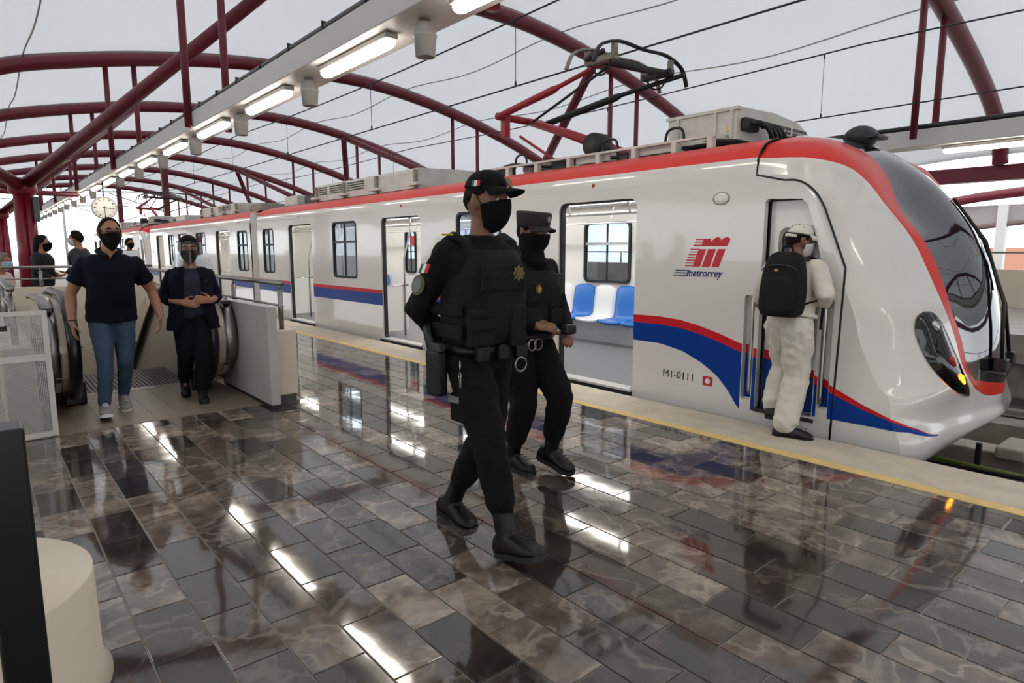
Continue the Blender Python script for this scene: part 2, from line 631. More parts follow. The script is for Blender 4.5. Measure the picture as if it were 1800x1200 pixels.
# ---- far platform
q = MB(); q.box(-80, 36, 13.6, 20.6, -.5, 0)
setp(part('floor_far', q, mat('far_floor', '#9a938c', .25, vary=.15, vscale=3)), 'far platform floor across the tracks', 'platform', kind='structure')
q = MB(); q.box(-80, 25, 13.75, 14.0, -1.5, -.5)
setp(part('wall_far_platform', q, 'track_concrete'), 'concrete face of the far platform', 'wall', kind='structure')
q = MB(); q.box(-80, 36, 20.0, 20.25, 0, .95)
setp(part('wall_far', q, 'cream'), 'low tan parapet wall behind the far platform', 'wall', kind='structure')
q = MB(); q.box(-80, 25, 20.05, 20.11, 1.35, 1.4)
for x in range(-80, 25, 3): q.box(x - .02, x + .02, 20.05, 20.1, .95, 1.37)
setp(part('trim_3', q, 'steel_brushed'), 'steel rail on the far parapet', 'railing', kind='structure')
q = MB(); q.box(-400, 300, -300, 400, -9.2, -9)
setp(part('floor_ground', q, mat('ground', '#8d8b86', .9, vary=.3, vscale=.08)), 'hazy city ground far below the elevated station', 'ground', kind='structure')

# ================================================================== CANOPY
ARC = [(-5.2, 2.6), (-3.4, 3.6), (-1.6, 4.55), (.1, 5.4), (.94, 5.80), (2.5, 6.22), (4.3, 6.58), (6.3, 6.86), (7.8, 6.97), (9.3, 7.0), (10.8, 6.97), (12.3, 6.80), (14.3, 6.42), (16.1, 5.95), (17.9, 5.36), (19.2, 4.8), (20.0, 4.25), (20.25, 3.62)]
ARCS = [(p.x, p.y) for p in spline([(a, b, 0) for a, b in ARC], 5)]
def arc_z(y):
    for (a, b), (c, d) in zip(ARCS, ARCS[1:]):
        if a <= y <= c:
            return b + (d - b) * (y - a) / (c - a)
    return ARCS[-1][1]
AX = [3.0 - 7.75 * k for k in range(-4, 10)]       # ..., 3.0, -4.75, -12.5, ...
ordn = ['', 'first', 'second', 'third', 'fourth', 'fifth', 'sixth', 'seventh', 'eighth', 'ninth', 'tenth', 'eleventh', 'twelfth', 'thirteenth', 'fourteenth', 'fifteenth', 'sixteenth', 'seventeenth', 'eighteenth', 'nineteenth', 'twentieth', 'twenty-first', 'twenty-second']
TR = .175
# membrane
mb = MB()
xs = []
x = 37.0
while x > -67.5:
    xs.append(x); x -= .7
for i in range(len(xs)):
    pass
vs, fs = [], []
ny = len(ARCS)
for x in xs:
    ph = ((x - 3.0) / 7.75) % 1
    sag = .22 * math.sin(PI * ph) ** 2
    for (y, z) in ARCS:
        vs.append((x, y, z + TR + .05 - sag))
for i in range(len(xs) - 1):
    for j in range(ny - 1):
        fs.append((i * ny + j, i * ny + j + 1, (i + 1) * ny + j + 1, (i + 1) * ny + j))
mb.add(vs, fs, True)
ceil = part('ceiling', mb, 'membrane')
setp(ceil, 'white translucent fabric canopy stretched over the red arches', 'canopy', kind='structure')
sd = ceil.modifiers.new('thickness', 'SOLIDIFY'); sd.thickness = .004
for y in (1.4, 5.0, 8.6, 12.2, 15.4):
    pts = []
    for x in xs:
        ph = ((x - 3.0) / 7.75) % 1
        pts.append((x, y , arc_z(y) + TR + .03 - .22 * math.sin(PI * ph) ** 2))
    part('seam', MB().tube(pts, .018, 6), mat('seam_grey', '#b9b9b9', .6), ceil)
# arches with their hanger posts
for k, X in enumerate(AX):
    k -= 4
    lab = 'dark red steel roof arch, %s behind the train nose' % ordn[k] if k > 1 else (('dark red roof arch just above the camera' if k == 0 else '%s dark red roof arch behind the camera' % ordn[-k]) if k < 1 else 'dark red roof arch over the train nose, coming down at the right edge')
    a = root('roof_arch', (X, 9.3, 7.0), lab, 'roof arch', 'red roof arches')
    part('arch_tube', MB().tube([(X, y, z) for y, z in ARCS], TR, 12), 'canopy_red', a)
    pts = [(y, z) for y, z in ARCS]
    q = MB()
    q.tube([(X, y, z + TR + .01) for y, z in pts], (.05, .012), 6)
    part('clamp_strip', q, mat('strip_grey', '#8a8580', .6), a, label='grey clamping strip on top of the arch')
    for y in (3.12, 3.78, 14.15, 15.3):
        part('hanger_post', MB().cyl((X, y, 3.56), (X, y, arc_z(y) - .05), .065, 12), 'canopy_red', a)
# tree columns
def col_arm(a, b, r0=.15, r1=.12):
    a, b = V(a), V(b)
    return MB().tube([a, a.lerp(b, .5), b], [r0, (r0 + r1) / 2 + .01, r1], 12)
for side, yc in (('near', 1.12), ('far', 17.5)):
    for i, X in enumerate((-20.25, -35.75, -51.25) if side == 'near' else (-20.25, -35.75, -51.25)):
        c = root('tree_column', (X, yc, 0), ('%s dark red clustered column with spreading arms by the escalator' % ordn[i + 1]) if side == 'near' else ('%s red branching column on the far platform behind the train' % ordn[i + 1]), 'column', 'red branching columns')
        q = MB()
        for a in range(4):
            t = a * PI / 2 + PI / 4
            q.tube([(X + .13 * math.cos(t) * 1.3, yc + .13 * math.sin(t) * 1.3, 0), (X + .13 * math.cos(t), yc + .13 * math.sin(t), 2.9)], [.135, .11], 12)
        part('shaft', q, 'column_red', c)
        part('column_head', MB().lathe((X, yc, 2.75), [(.17, 0), (.30, .12), (.30, .38), (.18, .46)], 20), 'column_red', c)
        sgn = 1 if side == 'near' else -1
        for dx in (-7.75, 7.75):
            yy = yc + sgn * 4.0
            part('branch', col_arm((X, yc, 3.0), (X + dx, yy, arc_z(yy) - .05)), 'canopy_red', c)
            yy2 = yc - sgn * 3.2
            if side == 'near':
                part('branch', col_arm((X, yc, 3.0), (X + dx * .9, yy2, arc_z(yy2) - .05)), 'canopy_red', c)
q = MB().cyl((-28, -.4, 3.42), (-28, 3.15, 3.42), .09)
part('tie_beam', q, 'canopy_red', None, 'horizontal red tie bar from the light beam to the column row', 'tie bar')
q = MB().bbox(-20.1, -19.9, 1.28, 1.40, 2.15, 2.75, .02)
part('column_box', q, mat('box_green', '#4a5a52', .4), None, 'small grey-green box fixed to the nearest red column', 'box')
# edge girders
for y, nm, lb in ((20.55, 'edge_girder', 'red box girder carrying the canopy edge beyond the far platform'), ):
    q = MB(); q.bbox(-70, 37, y - .2, y + .2, 3.22, 3.6, .02)
    part(nm, q, 'canopy_red', None, lb, 'girder')
# catenary drop posts from the arches
for i, X in enumerate((-43.5, -59.0)):
    c = root('drop_post', (X, 9.3, 3.5), ['thick red drop post hanging from an arch between the tracks', 'more distant red drop post hanging between the tracks'][i], 'drop post', 'catenary drop posts')
    q = MB(); q.bbox(X - .17, X + .17, 9.13, 9.47, 3.5, 6.95, .02)
    part('post', q, 'canopy_red', c)
    for s, yt in ((-1, 6.3), (1, 12.18)):
        part('bracket_arm', MB().cyl((X, 9.3, 4.9), (X, yt + s * .3, 4.75), .03, 8), 'dark_metal', c)
        part('bracket_stay', MB().cyl((X, 9.3, 3.7), (X, yt, 4.7), .025, 8), 'dark_metal', c)

# ---- light beams with lamps and loudspeakers
beam = root('light_beam', (-25, 3.35, 3.55), 'long white box beam carrying lamps above the near platform', 'light beam')
q = MB(); q.bbox(-54, 36, 3.17, 3.72, 3.56, 3.83, .012); part('casing', q, 'beam_white', beam)
q = MB()
q.tube([(-54, 3.2, 3.87), (36, 3.2, 3.87)], .025, 8)
q.tube([(-54, 3.25, 3.9), (36, 3.25, 3.9)], .02, 8)
part('conduit', q, 'conduit', beam)
q = MB()
for j in range(60):
    q.box(-54 + j - .012, -54 + j + .012, 3.165, 3.28, 3.825, 3.92)
part('conduit_clip', q, 'dark_metal', beam, kind='stuff')
def lamp(x, y, z, lab, grp):
    c = root('strip_lamp', (x, y, z), lab, 'lamp', grp)
    part('housing', MB().bbox(x - .80, x + .80, y - .07, y + .07, z + .045, z + .1, .012), 'speaker_grey', c)
    q = MB()
    n = 12
    rings = []
    for i, (xx, f) in enumerate(((-.78, .45), (-.75, .85), (-.70, 1), (.70, 1), (.75, .85), (.78, .45))):
        rings.append([(x + xx, y + .075 * f * math.cos(2 * PI * j / n), z + .02 + .055 * f * math.sin(2 * PI * j / n)) for j in range(n)])
    q.loft(rings)
    part('diffuser', q, 'lamp_glow', c, label='glowing white diffuser')
    return c
def speaker(x, y, z, lab, grp):
    c = root('loudspeaker', (x, y, z), lab, 'loudspeaker', grp)
    part('bracket', MB().box(x - .015, x + .015, y - .05, y + .05, z + .2, z + .31).box(x - .05, x + .05, y - .05, y + .05, z + .3, z + .315), 'steel_brushed', c)
    part('housing', MB().lathe((x, y, z), [(.075, .24), (.1, .22), (.105, .14), (.112, .135), (.112, .115), (.105, .11), (.092, -.06), (.08, -.06), (.075, -.02), (.01, -.01)], 20), 'speaker_grey', c)
    return c
for k in range(0, 19):
    x = -3.95 - 2.67 * k
    lamp(x, 3.36, 3.45, '%s glowing strip lamp under the near light beam, counted from the camera' % ordn[k + 1], 'strip lamps under the near beam')
    if k != 7: speaker(x - 1.37, 3.42, 3.28, '%s white can loudspeaker under the near light beam, counted from the camera' % ordn[k + 1], 'loudspeakers under the near beam')
for k in range(11):
    lamp(-1.28 + 2.67 * k, 3.36, 3.45, '%s strip lamp of the near beam behind the camera' % ordn[k + 1], 'strip lamps behind the camera')
fb = root('light_beam', (-25, 14.72, 3.55), 'white box beam with lamps above the far platform', 'light beam')
q = MB(); q.bbox(-60, 36, 14.45, 14.98, 3.45, 3.78, .012); part('casing', q, 'beam_white', fb)
q = MB().tube([(-60, 14.5, 3.83), (36, 14.5, 3.83)], .05, 8); part('conduit', q, 'dark_metal', fb)
lamp(-3.6, 14.7, 3.33, 'strip lamp under the far beam right of the train nose', 'strip lamps under the far beam')
lamp(-.6, 14.7, 3.33, 'strip lamp under the far beam at the right edge', 'strip lamps under the far beam')

# ---- station clock
c = root('station_clock', (-24, 3.35, 2.8), 'round white station clock hanging under the light beam', 'clock')
part('hanger', MB().cyl((-24, 3.35, 3.1), (-24, 3.35, 3.56), .02, 8), 'dark_metal', c)
part('case', MB().lathe((-24, 3.35, 2.76), [(.02, -.09), (.33, -.09), (.35, -.06), (.35, .06), (.335, .085), (.32, .085), (.315, .07), (.02, .07)], 36, 'x'), 'beam_white', c)
face = part('face', MB().lathe((-24, 3.35, 2.76), [(.01, .072), (.315, .072), (.315, .076), (.01, .076)], 36, 'x'), 'clock_face', c)
q = MB()
for h in range(12):
    a = h * PI / 6
    r0, r1, wd = .235, .295, .012
    d = V((0, math.sin(a), math.cos(a))); p = V((0, math.cos(a), -math.sin(a)))
    o = V((-23.922, 3.35, 2.76))
    q.add([o + d * r0 - p * wd, o + d * r1 - p * wd, o + d * r1 + p * wd, o + d * r0 + p * wd], [(0, 1, 2, 3)])
part('hour_marks', q, 'print_black', face, kind='stuff')
for nm, a, ln, wd in (('minute_hand', PI, .25, .012), ('hour_hand', PI / 2 + .1, .26, .015)):
    d = V((0, math.sin(a), math.cos(a))); p = V((0, math.cos(a), -math.sin(a))); o = V((-23.918, 3.35, 2.76))
    q = MB().add([o - d * .06 - p * wd, o + d * ln - p * wd * .6, o + d * ln + p * wd * .6, o - d * .06 + p * wd], [(0, 1, 2, 3)])
    part(nm, q, 'print_black', face)

# ---- overhead wires
def wire(name, pts, r, lab, grp='overhead wires'):
    return part(name, MB().tube(pts, r, 6), 'wire', None, lab, 'wire', grp)
for yt, zc, zm, nm in ((6.3, 3.80, 4.78, 'near track'), (12.18, 3.84, 4.98, 'far track')):
    wire('contact_wire', [(-70, yt, zc), (20, yt, zc)], .012, 'straight contact wire above the %s' % nm)
    pts = []
    wire('messenger_wire', [(x, yt, zm - .12 * math.sin(PI * ((x + 4.75) / 15.5 % 1)) ) for x in [20 - 1.0 * j for j in range(90)]], .014, 'upper catenary wire above the %s' % nm)
    xs_ = [-3.0 - 4.4 * j for j in range(-1, 9)] if yt < 7 else [-5.65 - 5.2 * j for j in range(-1, 7)]
    dr = MB()
    for j, x in enumerate(xs_):
        zt = zm - .12 * math.sin(PI * ((x + 4.75) / 15.5 % 1))
        d = MB().cyl((x, yt, zc), (x, yt, zt), .005, 6).cyl((x, yt, zc), (x, yt, zc + .07), .016, 6).cyl((x, yt, zt - .08), (x, yt, zt), .016, 6)
        part('dropper', d, 'wire', None, 'thin dropper joining the two wires over the %s, %s from the right' % (nm, ordn[j + 1]), 'wire', 'droppers')

# ---- unseen parapet added at the left to cut side light; distant structures
setp(part('wall_shade_left', MB().box(-70, 36, -5.7, -5.5, 0, 1.15), 'cream'), 'unseen cream parapet added on the street side to shade the platform', 'wall', kind='structure')
dc = root('distant_canopy', (-5, 28, 0), 'distant white canopy with red arched edge beyond the far parapet', 'canopy')
part('arched_edge', MB().tube(spline([(-10.5, 28, 2.5), (-9, 28, 2.95), (-7.6, 28, 3.25), (-5.8, 28, 3.45), (-3, 28, 3.6), (2, 28, 3.5)], 4), (.17, .12), 10), 'canopy_red', dc)
part('fascia', MB().plate([(-8.2, 3.02), (-8.6, 2.15), (-6.5, 2.35), (-4, 2.65), (2, 2.8), (2, 3.1)], [], lambda x, z: (x, 28.2, z), (0, .1, 0)), mat('fascia_grey', '#a8a2a0', .6), dc)
part('fascia_edge', MB().tube([(-8.6, 28.15, 2.12), (-6.5, 28.15, 2.32), (-4, 28.15, 2.62), (2, 28.15, 2.78)], .09, 8), mat('edge_brown', '#7d6360', .6), dc)
part('support_post', MB().bbox(-6.5, -6.2, 28.0, 28.3, -9, 3.05, .02), 'beam_white', dc)
db = root('distant_house', (-9, 52, -9), 'hazy house with brown roof far behind the train nose', 'house')
part('wall', MB().box(-16, -2, 50, 58, -9, -.6), mat('hazy_wall', '#c4b6a4', .8), db)
part('roof', MB().loft([[(-16.5, 49.5, -.6), (-16.5, 58.5, -.6), (-16.5, 54, 1.6)], [(-1.5, 49.5, -.6), (-1.5, 58.5, -.6), (-1.5, 54, 1.6)]], False), mat('hazy_roof', '#a5705a', .8), db)
for i, (x, y, h) in enumerate(((-78, 4.2, 7.5), (-90, 8.5, 9), (-110, 6.0, 9.5))):
    cm = root('catenary_mast', (x, y, -1.3), ['distant catenary mast nearest the platform end', 'distant dark catenary mast between the tracks', 'farthest pale catenary mast down the line'][i], 'mast', 'distant catenary masts')
    part('mast', MB().cyl((x, y, -1.3), (x, y, h), .13, 8), 'pole_grey', cm)
    part('cross_arm', MB().cyl((x, y - 1.6, h - 1.2), (x, y + 1.6, h - 1.2), .05, 6), 'pole_grey', cm)
    part('cross_arm', MB().cyl((x, y - 1.2, h - 2.0), (x, y + 1.2, h - 2.0), .05, 6), 'pole_grey', cm)
# ================================================================== TRAIN
YN, YF, YC = 5.0, 7.64, 6.32            # near side, far side, centre line
side = lambda x, z: (x, YN, z)
sideF = lambda x, z: (x, YF, z)
# nose control net: rows from the roof down to the lower lip; columns centre C, windshield edge W, band edge R, flank S
NET = [  # C(x,z)         W(x,y,z)             R(x,y,z)             S(x,z)
    ((-2.82, 2.455), (-2.82, 5.60, 2.415), (-2.82, 5.03, 2.18), (-2.82, 2.05)),
    ((-2.500, 2.395), (-2.587, 5.80, 2.384), (-2.361, 5.10, 2.134), (-2.50, 2.00)),
    ((-2.100, 2.150), (-2.282, 5.88, 2.214), (-2.184, 5.30, 2.055), (-2.34, 1.85)),
    ((-1.900, 1.970), (-2.119, 5.85, 2.012), (-2.103, 5.40, 1.957), (-2.27, 1.68)),
    ((-1.720, 1.750), (-1.961, 5.72, 1.746), (-1.993, 5.42, 1.808), (-2.20, 1.50)),
    ((-1.570, 1.510), (-1.780, 5.70, 1.518), (-1.808, 5.55, 1.517), (-2.10, 1.30)),
    ((-1.455, 1.220), (-1.633, 5.72, 1.212), (-1.655, 5.60, 1.185), (-2.04, 1.12)),
    ((-1.400, 1.020), (-1.555, 5.74, 0.974), (-1.577, 5.63, 1.001), (-1.97, 0.95)),
    ((-1.355, 0.800), (-1.483, 5.80, 0.733), (-1.499, 5.71, 0.740), (-1.92, 0.76)),
    ((-1.315, 0.550), (-1.437, 5.83, 0.534), (-1.453, 5.73, 0.567), (-1.84, 0.58)),
    ((-1.302, 0.370), (-1.401, 5.90, 0.427), (-1.411, 5.81, 0.439), (-1.76, 0.44)),
    ((-1.300, 0.285), (-1.359, 6.05, 0.294), (-1.393, 5.88, 0.369), (-1.69, 0.36)),
    ((-1.308, .20), (-1.365, 5.98, .19), (-1.428, 5.72, .20), (-1.66, .20)),
    ((-1.288, .11), (-1.340, 5.98, .07), (-1.398, 5.68, .04), (-1.59, .02)),
    ((-1.36, .04), (-1.40, 5.92, .0), (-1.45, 5.62, -.05), (-1.60, -.09)),
    ((-1.75, -.34), (-1.75, 5.75, -.34), (-1.76, 5.50, -.34), (-1.80, -.34)),
]
KG, KR = 10, 11
NS, MS = 4, (5, 3, 7)                     # samples per row step; per column step S-R, R-W, W-C
def nose_grid():
    colsC = spline([(c[0], YC, c[1]) for c, w_, r_, s_ in NET], NS)
    colsW = spline([w_ for c, w_, r_, s_ in NET], NS)
    colsR = spline([r_ for c, w_, r_, s_ in NET], NS)
    colsS = spline([(s_[0], YN, s_[1]) for c, w_, r_, s_ in NET], NS)
    G = []
    mir = lambda p: V((p.x, 2 * YC - p.y, p.z))
    for a, b, c, d in zip(colsS, colsR, colsW, colsC):
        pre = a + V((-.3, 0, 0))
        P = [pre, a, b, c, d, mir(c), mir(b), mir(a), mir(pre)]
        n = 8
        sp = spline(P, n)
        row = []
        for seg, m in ((1, MS[0]), (2, MS[1]), (3, MS[2]), (4, MS[2]), (5, MS[1]), (6, MS[0])):
            base = sp[seg * n: seg * n + n + 1]
            for j in range(m):
                t = j / m * n
                i0 = int(t); fr = t - i0
                row.append(base[i0].lerp(base[min(n, i0 + 1)], fr))
        row.append(sp[7 * n])
        G.append(row)
    return G
FLANK = [(p.x, p.z) for p in spline([(s_[0], 0, s_[1]) for c, w_, r_, s_ in NET], NS)]

DOORS1 = [(-5.13, -4.05), (-9.17, -8.0), (-13.06, -11.88)]
WIN1 = [(-7.1, -6.15, .95, 1.93), (-10.96, -10.02, .95, 1.93), (-14.56, -13.9, .94, 1.9)]
RED_TOP = [(-4.05, .80), (-3.75, .805), (-3.5, .79), (-3.3, .755), (-3.08, .70), (-2.9, .643), (-2.7, .60), (-2.5, .55), (-2.25, .465), (-2.07, .378), (-1.86, .285), (-1.66, .214), (-1.535, .156), (-1.45, .088)]
BLUE_TOP = [(x, z - (.075 if x < -2.3 else .075 * max(.0, (-1.45 - x) / .85) * 1.0)) for x, z in RED_TOP]
BLUE_BOT = [(-4.05, .547), (-3.72, .545), (-3.46, .499), (-3.257, .419), (-3.094, .322), (-2.975, .202), (-2.874, .062), (-2.68, .085), (-2.23, .125), (-2.0, .13), (-1.785, .132), (-1.555, .130), (-1.45, .08)]
def interp(P, x):
    for (a, b), (c, d) in zip(P, P[1:]):
        if a <= x <= c:
            return b + (d - b) * (x - a) / (c - a)
    return P[-1][1] if x > P[-1][0] else P[0][1]
def band_poly(top, bot, x0, x1, n=40):
    xs = [x0 + (x1 - x0) * i / n for i in range(n + 1)]
    return [(x, interp(top, x)) for x in xs] + [(x, interp(bot, x)) for x in reversed(xs)]

PROF = [(5.0, 2.05), (5.004, 2.10), (5.012, 2.15), (5.03, 2.19), (5.07, 2.255), (5.13, 2.305), (5.22, 2.345), (5.34, 2.375), (5.6, 2.42), (5.95, 2.455), (6.32, 2.465)]
def window(parent, x0, x1, z0, z1, split, y=YN, sgn=1):
    fr = MB()
    o_ = rrect(x0, x1, z0, z1, .09)
    i_ = rrect(x0 + .035, x1 - .035, z0 + .035, z1 - .035, .07)
    fr.plate(o_, [i_], lambda a, b: (a, y - sgn * .006, b), (0, sgn * .05, 0))
    f = part('window_frame', fr, 'rubber', parent)
    part('window_pane', MB().plate(i_, [], lambda a, b: (a, y + sgn * .018, b), (0, sgn * .004, 0)), 'window_glass', f)
    if split:
        zm = z1 - (z1 - z0) * .36
        b = MB(); b.box(x0 + .03, x1 - .03, min(y, y + sgn * .04), max(y, y + sgn * .04), zm - .02, zm + .02)
        part('window_bar', b, 'dark_metal' if sgn > 0 else 'steel', f)
        xm = (x0 + x1) / 2
        b = MB(); b.box(xm - .008, xm + .008, min(y, y + sgn * .03), max(y, y + sgn * .03), z0 + .03, z1 - .03)
        part('window_mullion', b, 'dark_metal', f)
    return f

def interior(parent, x0, x1, doors, seats):
    q = MB(); q.box(x0, x1, YN + .06, YF - .06, -.08, .03)
    part('cabin_floor', q, 'train_floor', parent)
    q = MB(); q.box(x0, x1, YN + .07, YF - .07, 2.1, 2.14)
    part('cabin_ceiling', q, 'train_interior', parent)
    q = MB()
    for y in (5.75, 6.9): q.box(x0 + .3, x1 - .3, y - .06, y + .06, 2.085, 2.1)
    part('cabin_light', q, mat('cabin_glow', '#fffaf0', .4, emit=11), parent, label='white ceiling light strip')
    for y in (5.45, 7.18):
        q = MB()
        q.tube([(x0 + .2, y, 1.83), (x1 - .2, y, 1.83)], .013, 8)
        q.tube([(x0 + .2, y + (.12 if y < 6 else -.12), 1.97), (x1 - .2, y + (.12 if y < 6 else -.12), 1.97)], .011, 8)
        x = x0 + .5
        while x < x1 - .3:
            q.cyl((x, y, 1.83), (x, y + (-.1 if y < 6 else .1), 2.1), .013, 8)
            x += .9
        part('grab_rail', q, 'rail_white', parent)
    for (a, b) in doors:
        for x in ((a - .02, b + .02) if a < -6 else ()):
            part('grab_pole', MB().tube([(x, 5.42, .03), (x, 5.42, 1.3), (x, 5.55, 1.75), (x, 5.55, 2.1)], .016, 8), 'steel', parent)
        if a > -6: continue
        xm = (a + b) / 2 - .9
        part('grab_pole', MB().cyl((xm, 6.32, .03), (xm, 6.32, 2.1), .018, 8), 'steel', parent)
        # draught screen beside the door
        q = MB(); q.box(a - .05, a - .03, 5.07, 5.5, .12, .85); part('draught_screen', q, 'train_interior', parent)
        q = MB()
        for i in range(12):
            z0_ = .55 + i * .11
            q.cyl((a + .10 - .004 * i, 5.9, z0_), (a + .096 - .004 * i, 5.9, z0_ + .11), .02, 8, True, i % 2)
        part('hazard_pole', q, ['yellow_line', 'rubber'], parent, label='yellow and black banded pole')
        part('notice', MB().box(a + .55, a + .75, YF - .075, YF - .068, 1.55, 1.75), 'print_red', parent, label='red notice above the far window')
        q = MB().cyl((a - .04, 5.5, .86), (a - .04, 5.07, .86), .013, 8); part('screen_rail', q, 'steel', parent)
    # bench seats along both walls
    for (sx0, sx1, far) in seats:
        n = max(2, round((sx1 - sx0) / .44))
        wd = (sx1 - sx0) / n
        for i in range(n):
            xa, xb = sx0 + i * wd, sx0 + (i + 1) * wd
            prof = [(.0, .90), (.015, .87), (.05, .62), (.07, .46), (.12, .415), (.3, .40), (.46, .41), (.475, .385), (.44, .355), (.1, .36), (.0, .40)]
            q = MB()
            rings = []
            for j in range(7):
                xx = xa + .012 + (wd - .024) * j / 6
                e_ = (1 - abs(j / 3 - 1) ** 3) 
                rings.append([(xx, (YF - .10 - d - .02 * e_ * (1 if d < .1 else 0)) if far else (YN + .10 + d), zz - (.018 * e_ if d > .1 else 0) - (.04 * (1 - e_) if zz > .8 else 0)) for d, zz in prof])
            q.loft(rings)
            blue = (i % 2 == 1) or i == 4
            part('seat', q, 'seat_blue' if blue else 'seat_white', parent, label='moulded blue plastic seat' if blue else 'moulded white plastic seat')
        q = MB()
        if far: q.box(sx0, sx1, YF - .30, YF - .1, .03, .36)
        else: q.box(sx0, sx1, YN + .1, YN + .3, .03, .36)
        part('seat_base', q, 'train_interior', parent)

def side_wall(parent, outline, doors, wins, extra=()):
    holes = [rrect(a, b, .0, 1.935, .09) for a, b in doors] + [rrect(a + .01, b - .01, c + .01, d - .01, .085) for a, b, c, d in wins] + list(extra)
    q = MB().plate(outline, holes, side, (0, .055, 0))
    return part('side_panel', q, 'train_white', parent)
def door_trim(parent, a, b):
    q = MB()
    o_ = rrect(a, b, .0, 1.935, .09)
    i_ = rrect(a + .035, b - .008, .03, 1.92, .07)
    q.plate(o_, [i_], lambda x, z: (x, YN + .02, z), (0, .05, 0))
    part('door_seal', q, 'rubber', parent)
    q = MB(); q.box(a - .03, b + .0, YN - .035, YN + .12, .012, .034)
    s_ = part('door_sill', q, mat('sill', '#c9c8c4', .4), parent)
    q = MB(); q.box(a - .05, b, YN - .04, YN + .05, -.03, .011)
    part('sill_edge', q, 'rubber', s_)
    # slid-open leaf edge inside the pocket
    q = MB(); q.box(a - .25, a + .012, YN + .062, YN + .085, .04, 1.92)
    part('door_leaf', q, 'train_interior', parent)
def roof_strip(parent, x0, x1, far=True):
    """curved shoulder and roof, from the near flank over to the far flank"""
    full = PROF + [(2 * YC - y, z) for y, z in reversed(PROF[:-1])]
    n = len(full)
    def strip(i0, i1, name, m):
        q = MB()
        xs = [x0, x1]
        vs = [(x, full[i][0], full[i][1]) for x in xs for i in range(i0, i1 + 1)]
        k = i1 - i0 + 1
        q.add(vs, [(j, j + 1, k + j + 1, k + j) for j in range(k - 1)], True)
        part(name, q, m, parent)
    strip(0, 3, 'cornice', 'train_white')
    strip(3, 7, 'red_band', 'train_red')
    strip(7, n - 8, 'roof_skin', 'roof_grey')
    strip(n - 8, n - 4, 'red_band', 'train_red')
    strip(n - 4, n - 1, 'cornice', 'train_white')
def far_wall(parent, x0, x1, wins):
    q = MB().plate([(x0, -.35), (x1, -.35), (x1, 2.05), (x0, 2.05)], [rrect(a + .01, b - .01, c + .01, d - .01, .085) for a, b, c, d in wins], sideF, (0, -.055, 0))
    part('side_panel', q, 'train_interior', parent)
    for (a, b, c, d) in wins:
        window(parent, a, b, c, d, True, YF - .05, -1)
def stripes(parent, segs):
    for a, b in segs:
        part('stripe', MB().box(a, b, YN - .0015, YN + .001, .742, .80), 'swoosh_red', parent, label='thin red stripe')
        part('stripe', MB().box(a, b, YN - .0015, YN + .001, .55, .742), 'train_blue', parent, label='broad blue stripe')
def ac_unit(parent, x0, x1, y0, y1, z0, z1, grille_x=None, front_grille=False, busy=True):
    h = z1 - z0
    prof = [(y0, z0), (y0, z1 - h * .18), (y0 + .04, z1 - .01), (YC, z1 + .02), (y1 - .04, z1 - .01), (y1, z1 - h * .18), (y1, z0)]
    q = MB()
    q.loft([[(x0, y, z) for y, z in prof], [(x1, y, z) for y, z in prof]], False)
    u = part('air_conditioner', q, 'unit_white', parent, label='off-white roof air conditioning unit')
    n = max(2, round((x1 - x0) / 1.1))
    for i in range(n + 1):
        x = x0 + (x1 - x0) * i / n
        q = MB(); q.bbox(x - .035, x + .035, y0 - .05, y0 + .01, z0 - .02, z1 - .04, .01)
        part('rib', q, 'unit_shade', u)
        q = MB(); q.bbox(x - .14, x + .14, y0 - .09, y0 + .01, z0 + .03, z0 + .08, .01)
        part('foot', q, 'unit_white', u)
    if grille_x:
        for ga, gb in grille_x:
            for k in range(4):
                q = MB(); zz = z0 + h * (.36 + .13 * k)
                q.box(ga, gb, y0 - .012, y0 + .002, zz, zz + h * .055)
                part('louvre', q, 'dark_metal', u)
    if front_grille:
        for i in range(10):
            for j in range(4):
                yy = YC + .05 + i * .075 + (.04 if i > 4 else 0)
                q = MB(); q.box(x1 - .002, x1 + .012, yy, yy + .055, z0 + .1 + j * .045, z0 + .132 + j * .045)
                part('grille_hole', q, 'dark_metal', u)
        part('connector', MB().bbox(x1, x1 + .12, YN + .62, YN + .88, z0 + .06, z0 + .2, .02), 'cable_black', u)
        for k in range(4):
            y = YN + .75 + .12 * k
            part('hose', MB().tube(spline([(x1 + .05, y, z0 + .17), (x1 + .22, y + .05, z0 + .15), (x1 + .3, y + .15, z0 + .03), (x1 + .2, y + .3, z0 - .05), (x1 + .05, y + .4, z0 - .03)], 4), .028, 8), 'cable_black', u)
    return u

car = root('train_car', (-8, YC, -1.0), 'white metro cab car with red roof band and blue swoosh nearest the camera', 'train car', 'metro train cars')
# flank plate: from the rear end to the flank curve of the nose
out = [(-14.95, 2.05), (-14.95, -.35), (-1.76, -.35)] + [p for p in reversed(FLANK)][1:]
out = [(-14.95, 2.05), (-14.95, -.34)] + list(reversed(FLANK))
recess = [(-2.725, .095), (-2.24, .115), (-2.235, 1.30), (-2.262, 1.43), (-2.30, 1.56), (-2.34, 1.70), (-2.375, 1.79), (-2.42, 1.83), (-2.70, 1.845), (-2.725, 1.82)]
pockL = rrect(-2.86, -2.765, .16, 1.055, .02, 2)
pockR = rrect(-2.205, -2.12, .20, 1.06, .02, 2)
side_wall(car, out, DOORS1, WIN1, (recess, pockL, pockR))
far_wall(car, -14.95, -3.0, [(-7.17, -6.22, .93, 1.87), (-10.9, -9.95, .93, 1.87), (-12.75, -12.3, .93, 1.87), (-14.6, -13.9, .93, 1.87), (-8.85, -8.45, .93, 1.87), (-9.32, -8.93, .93, 1.87), (-4.75, -4.4, .93, 1.87)])
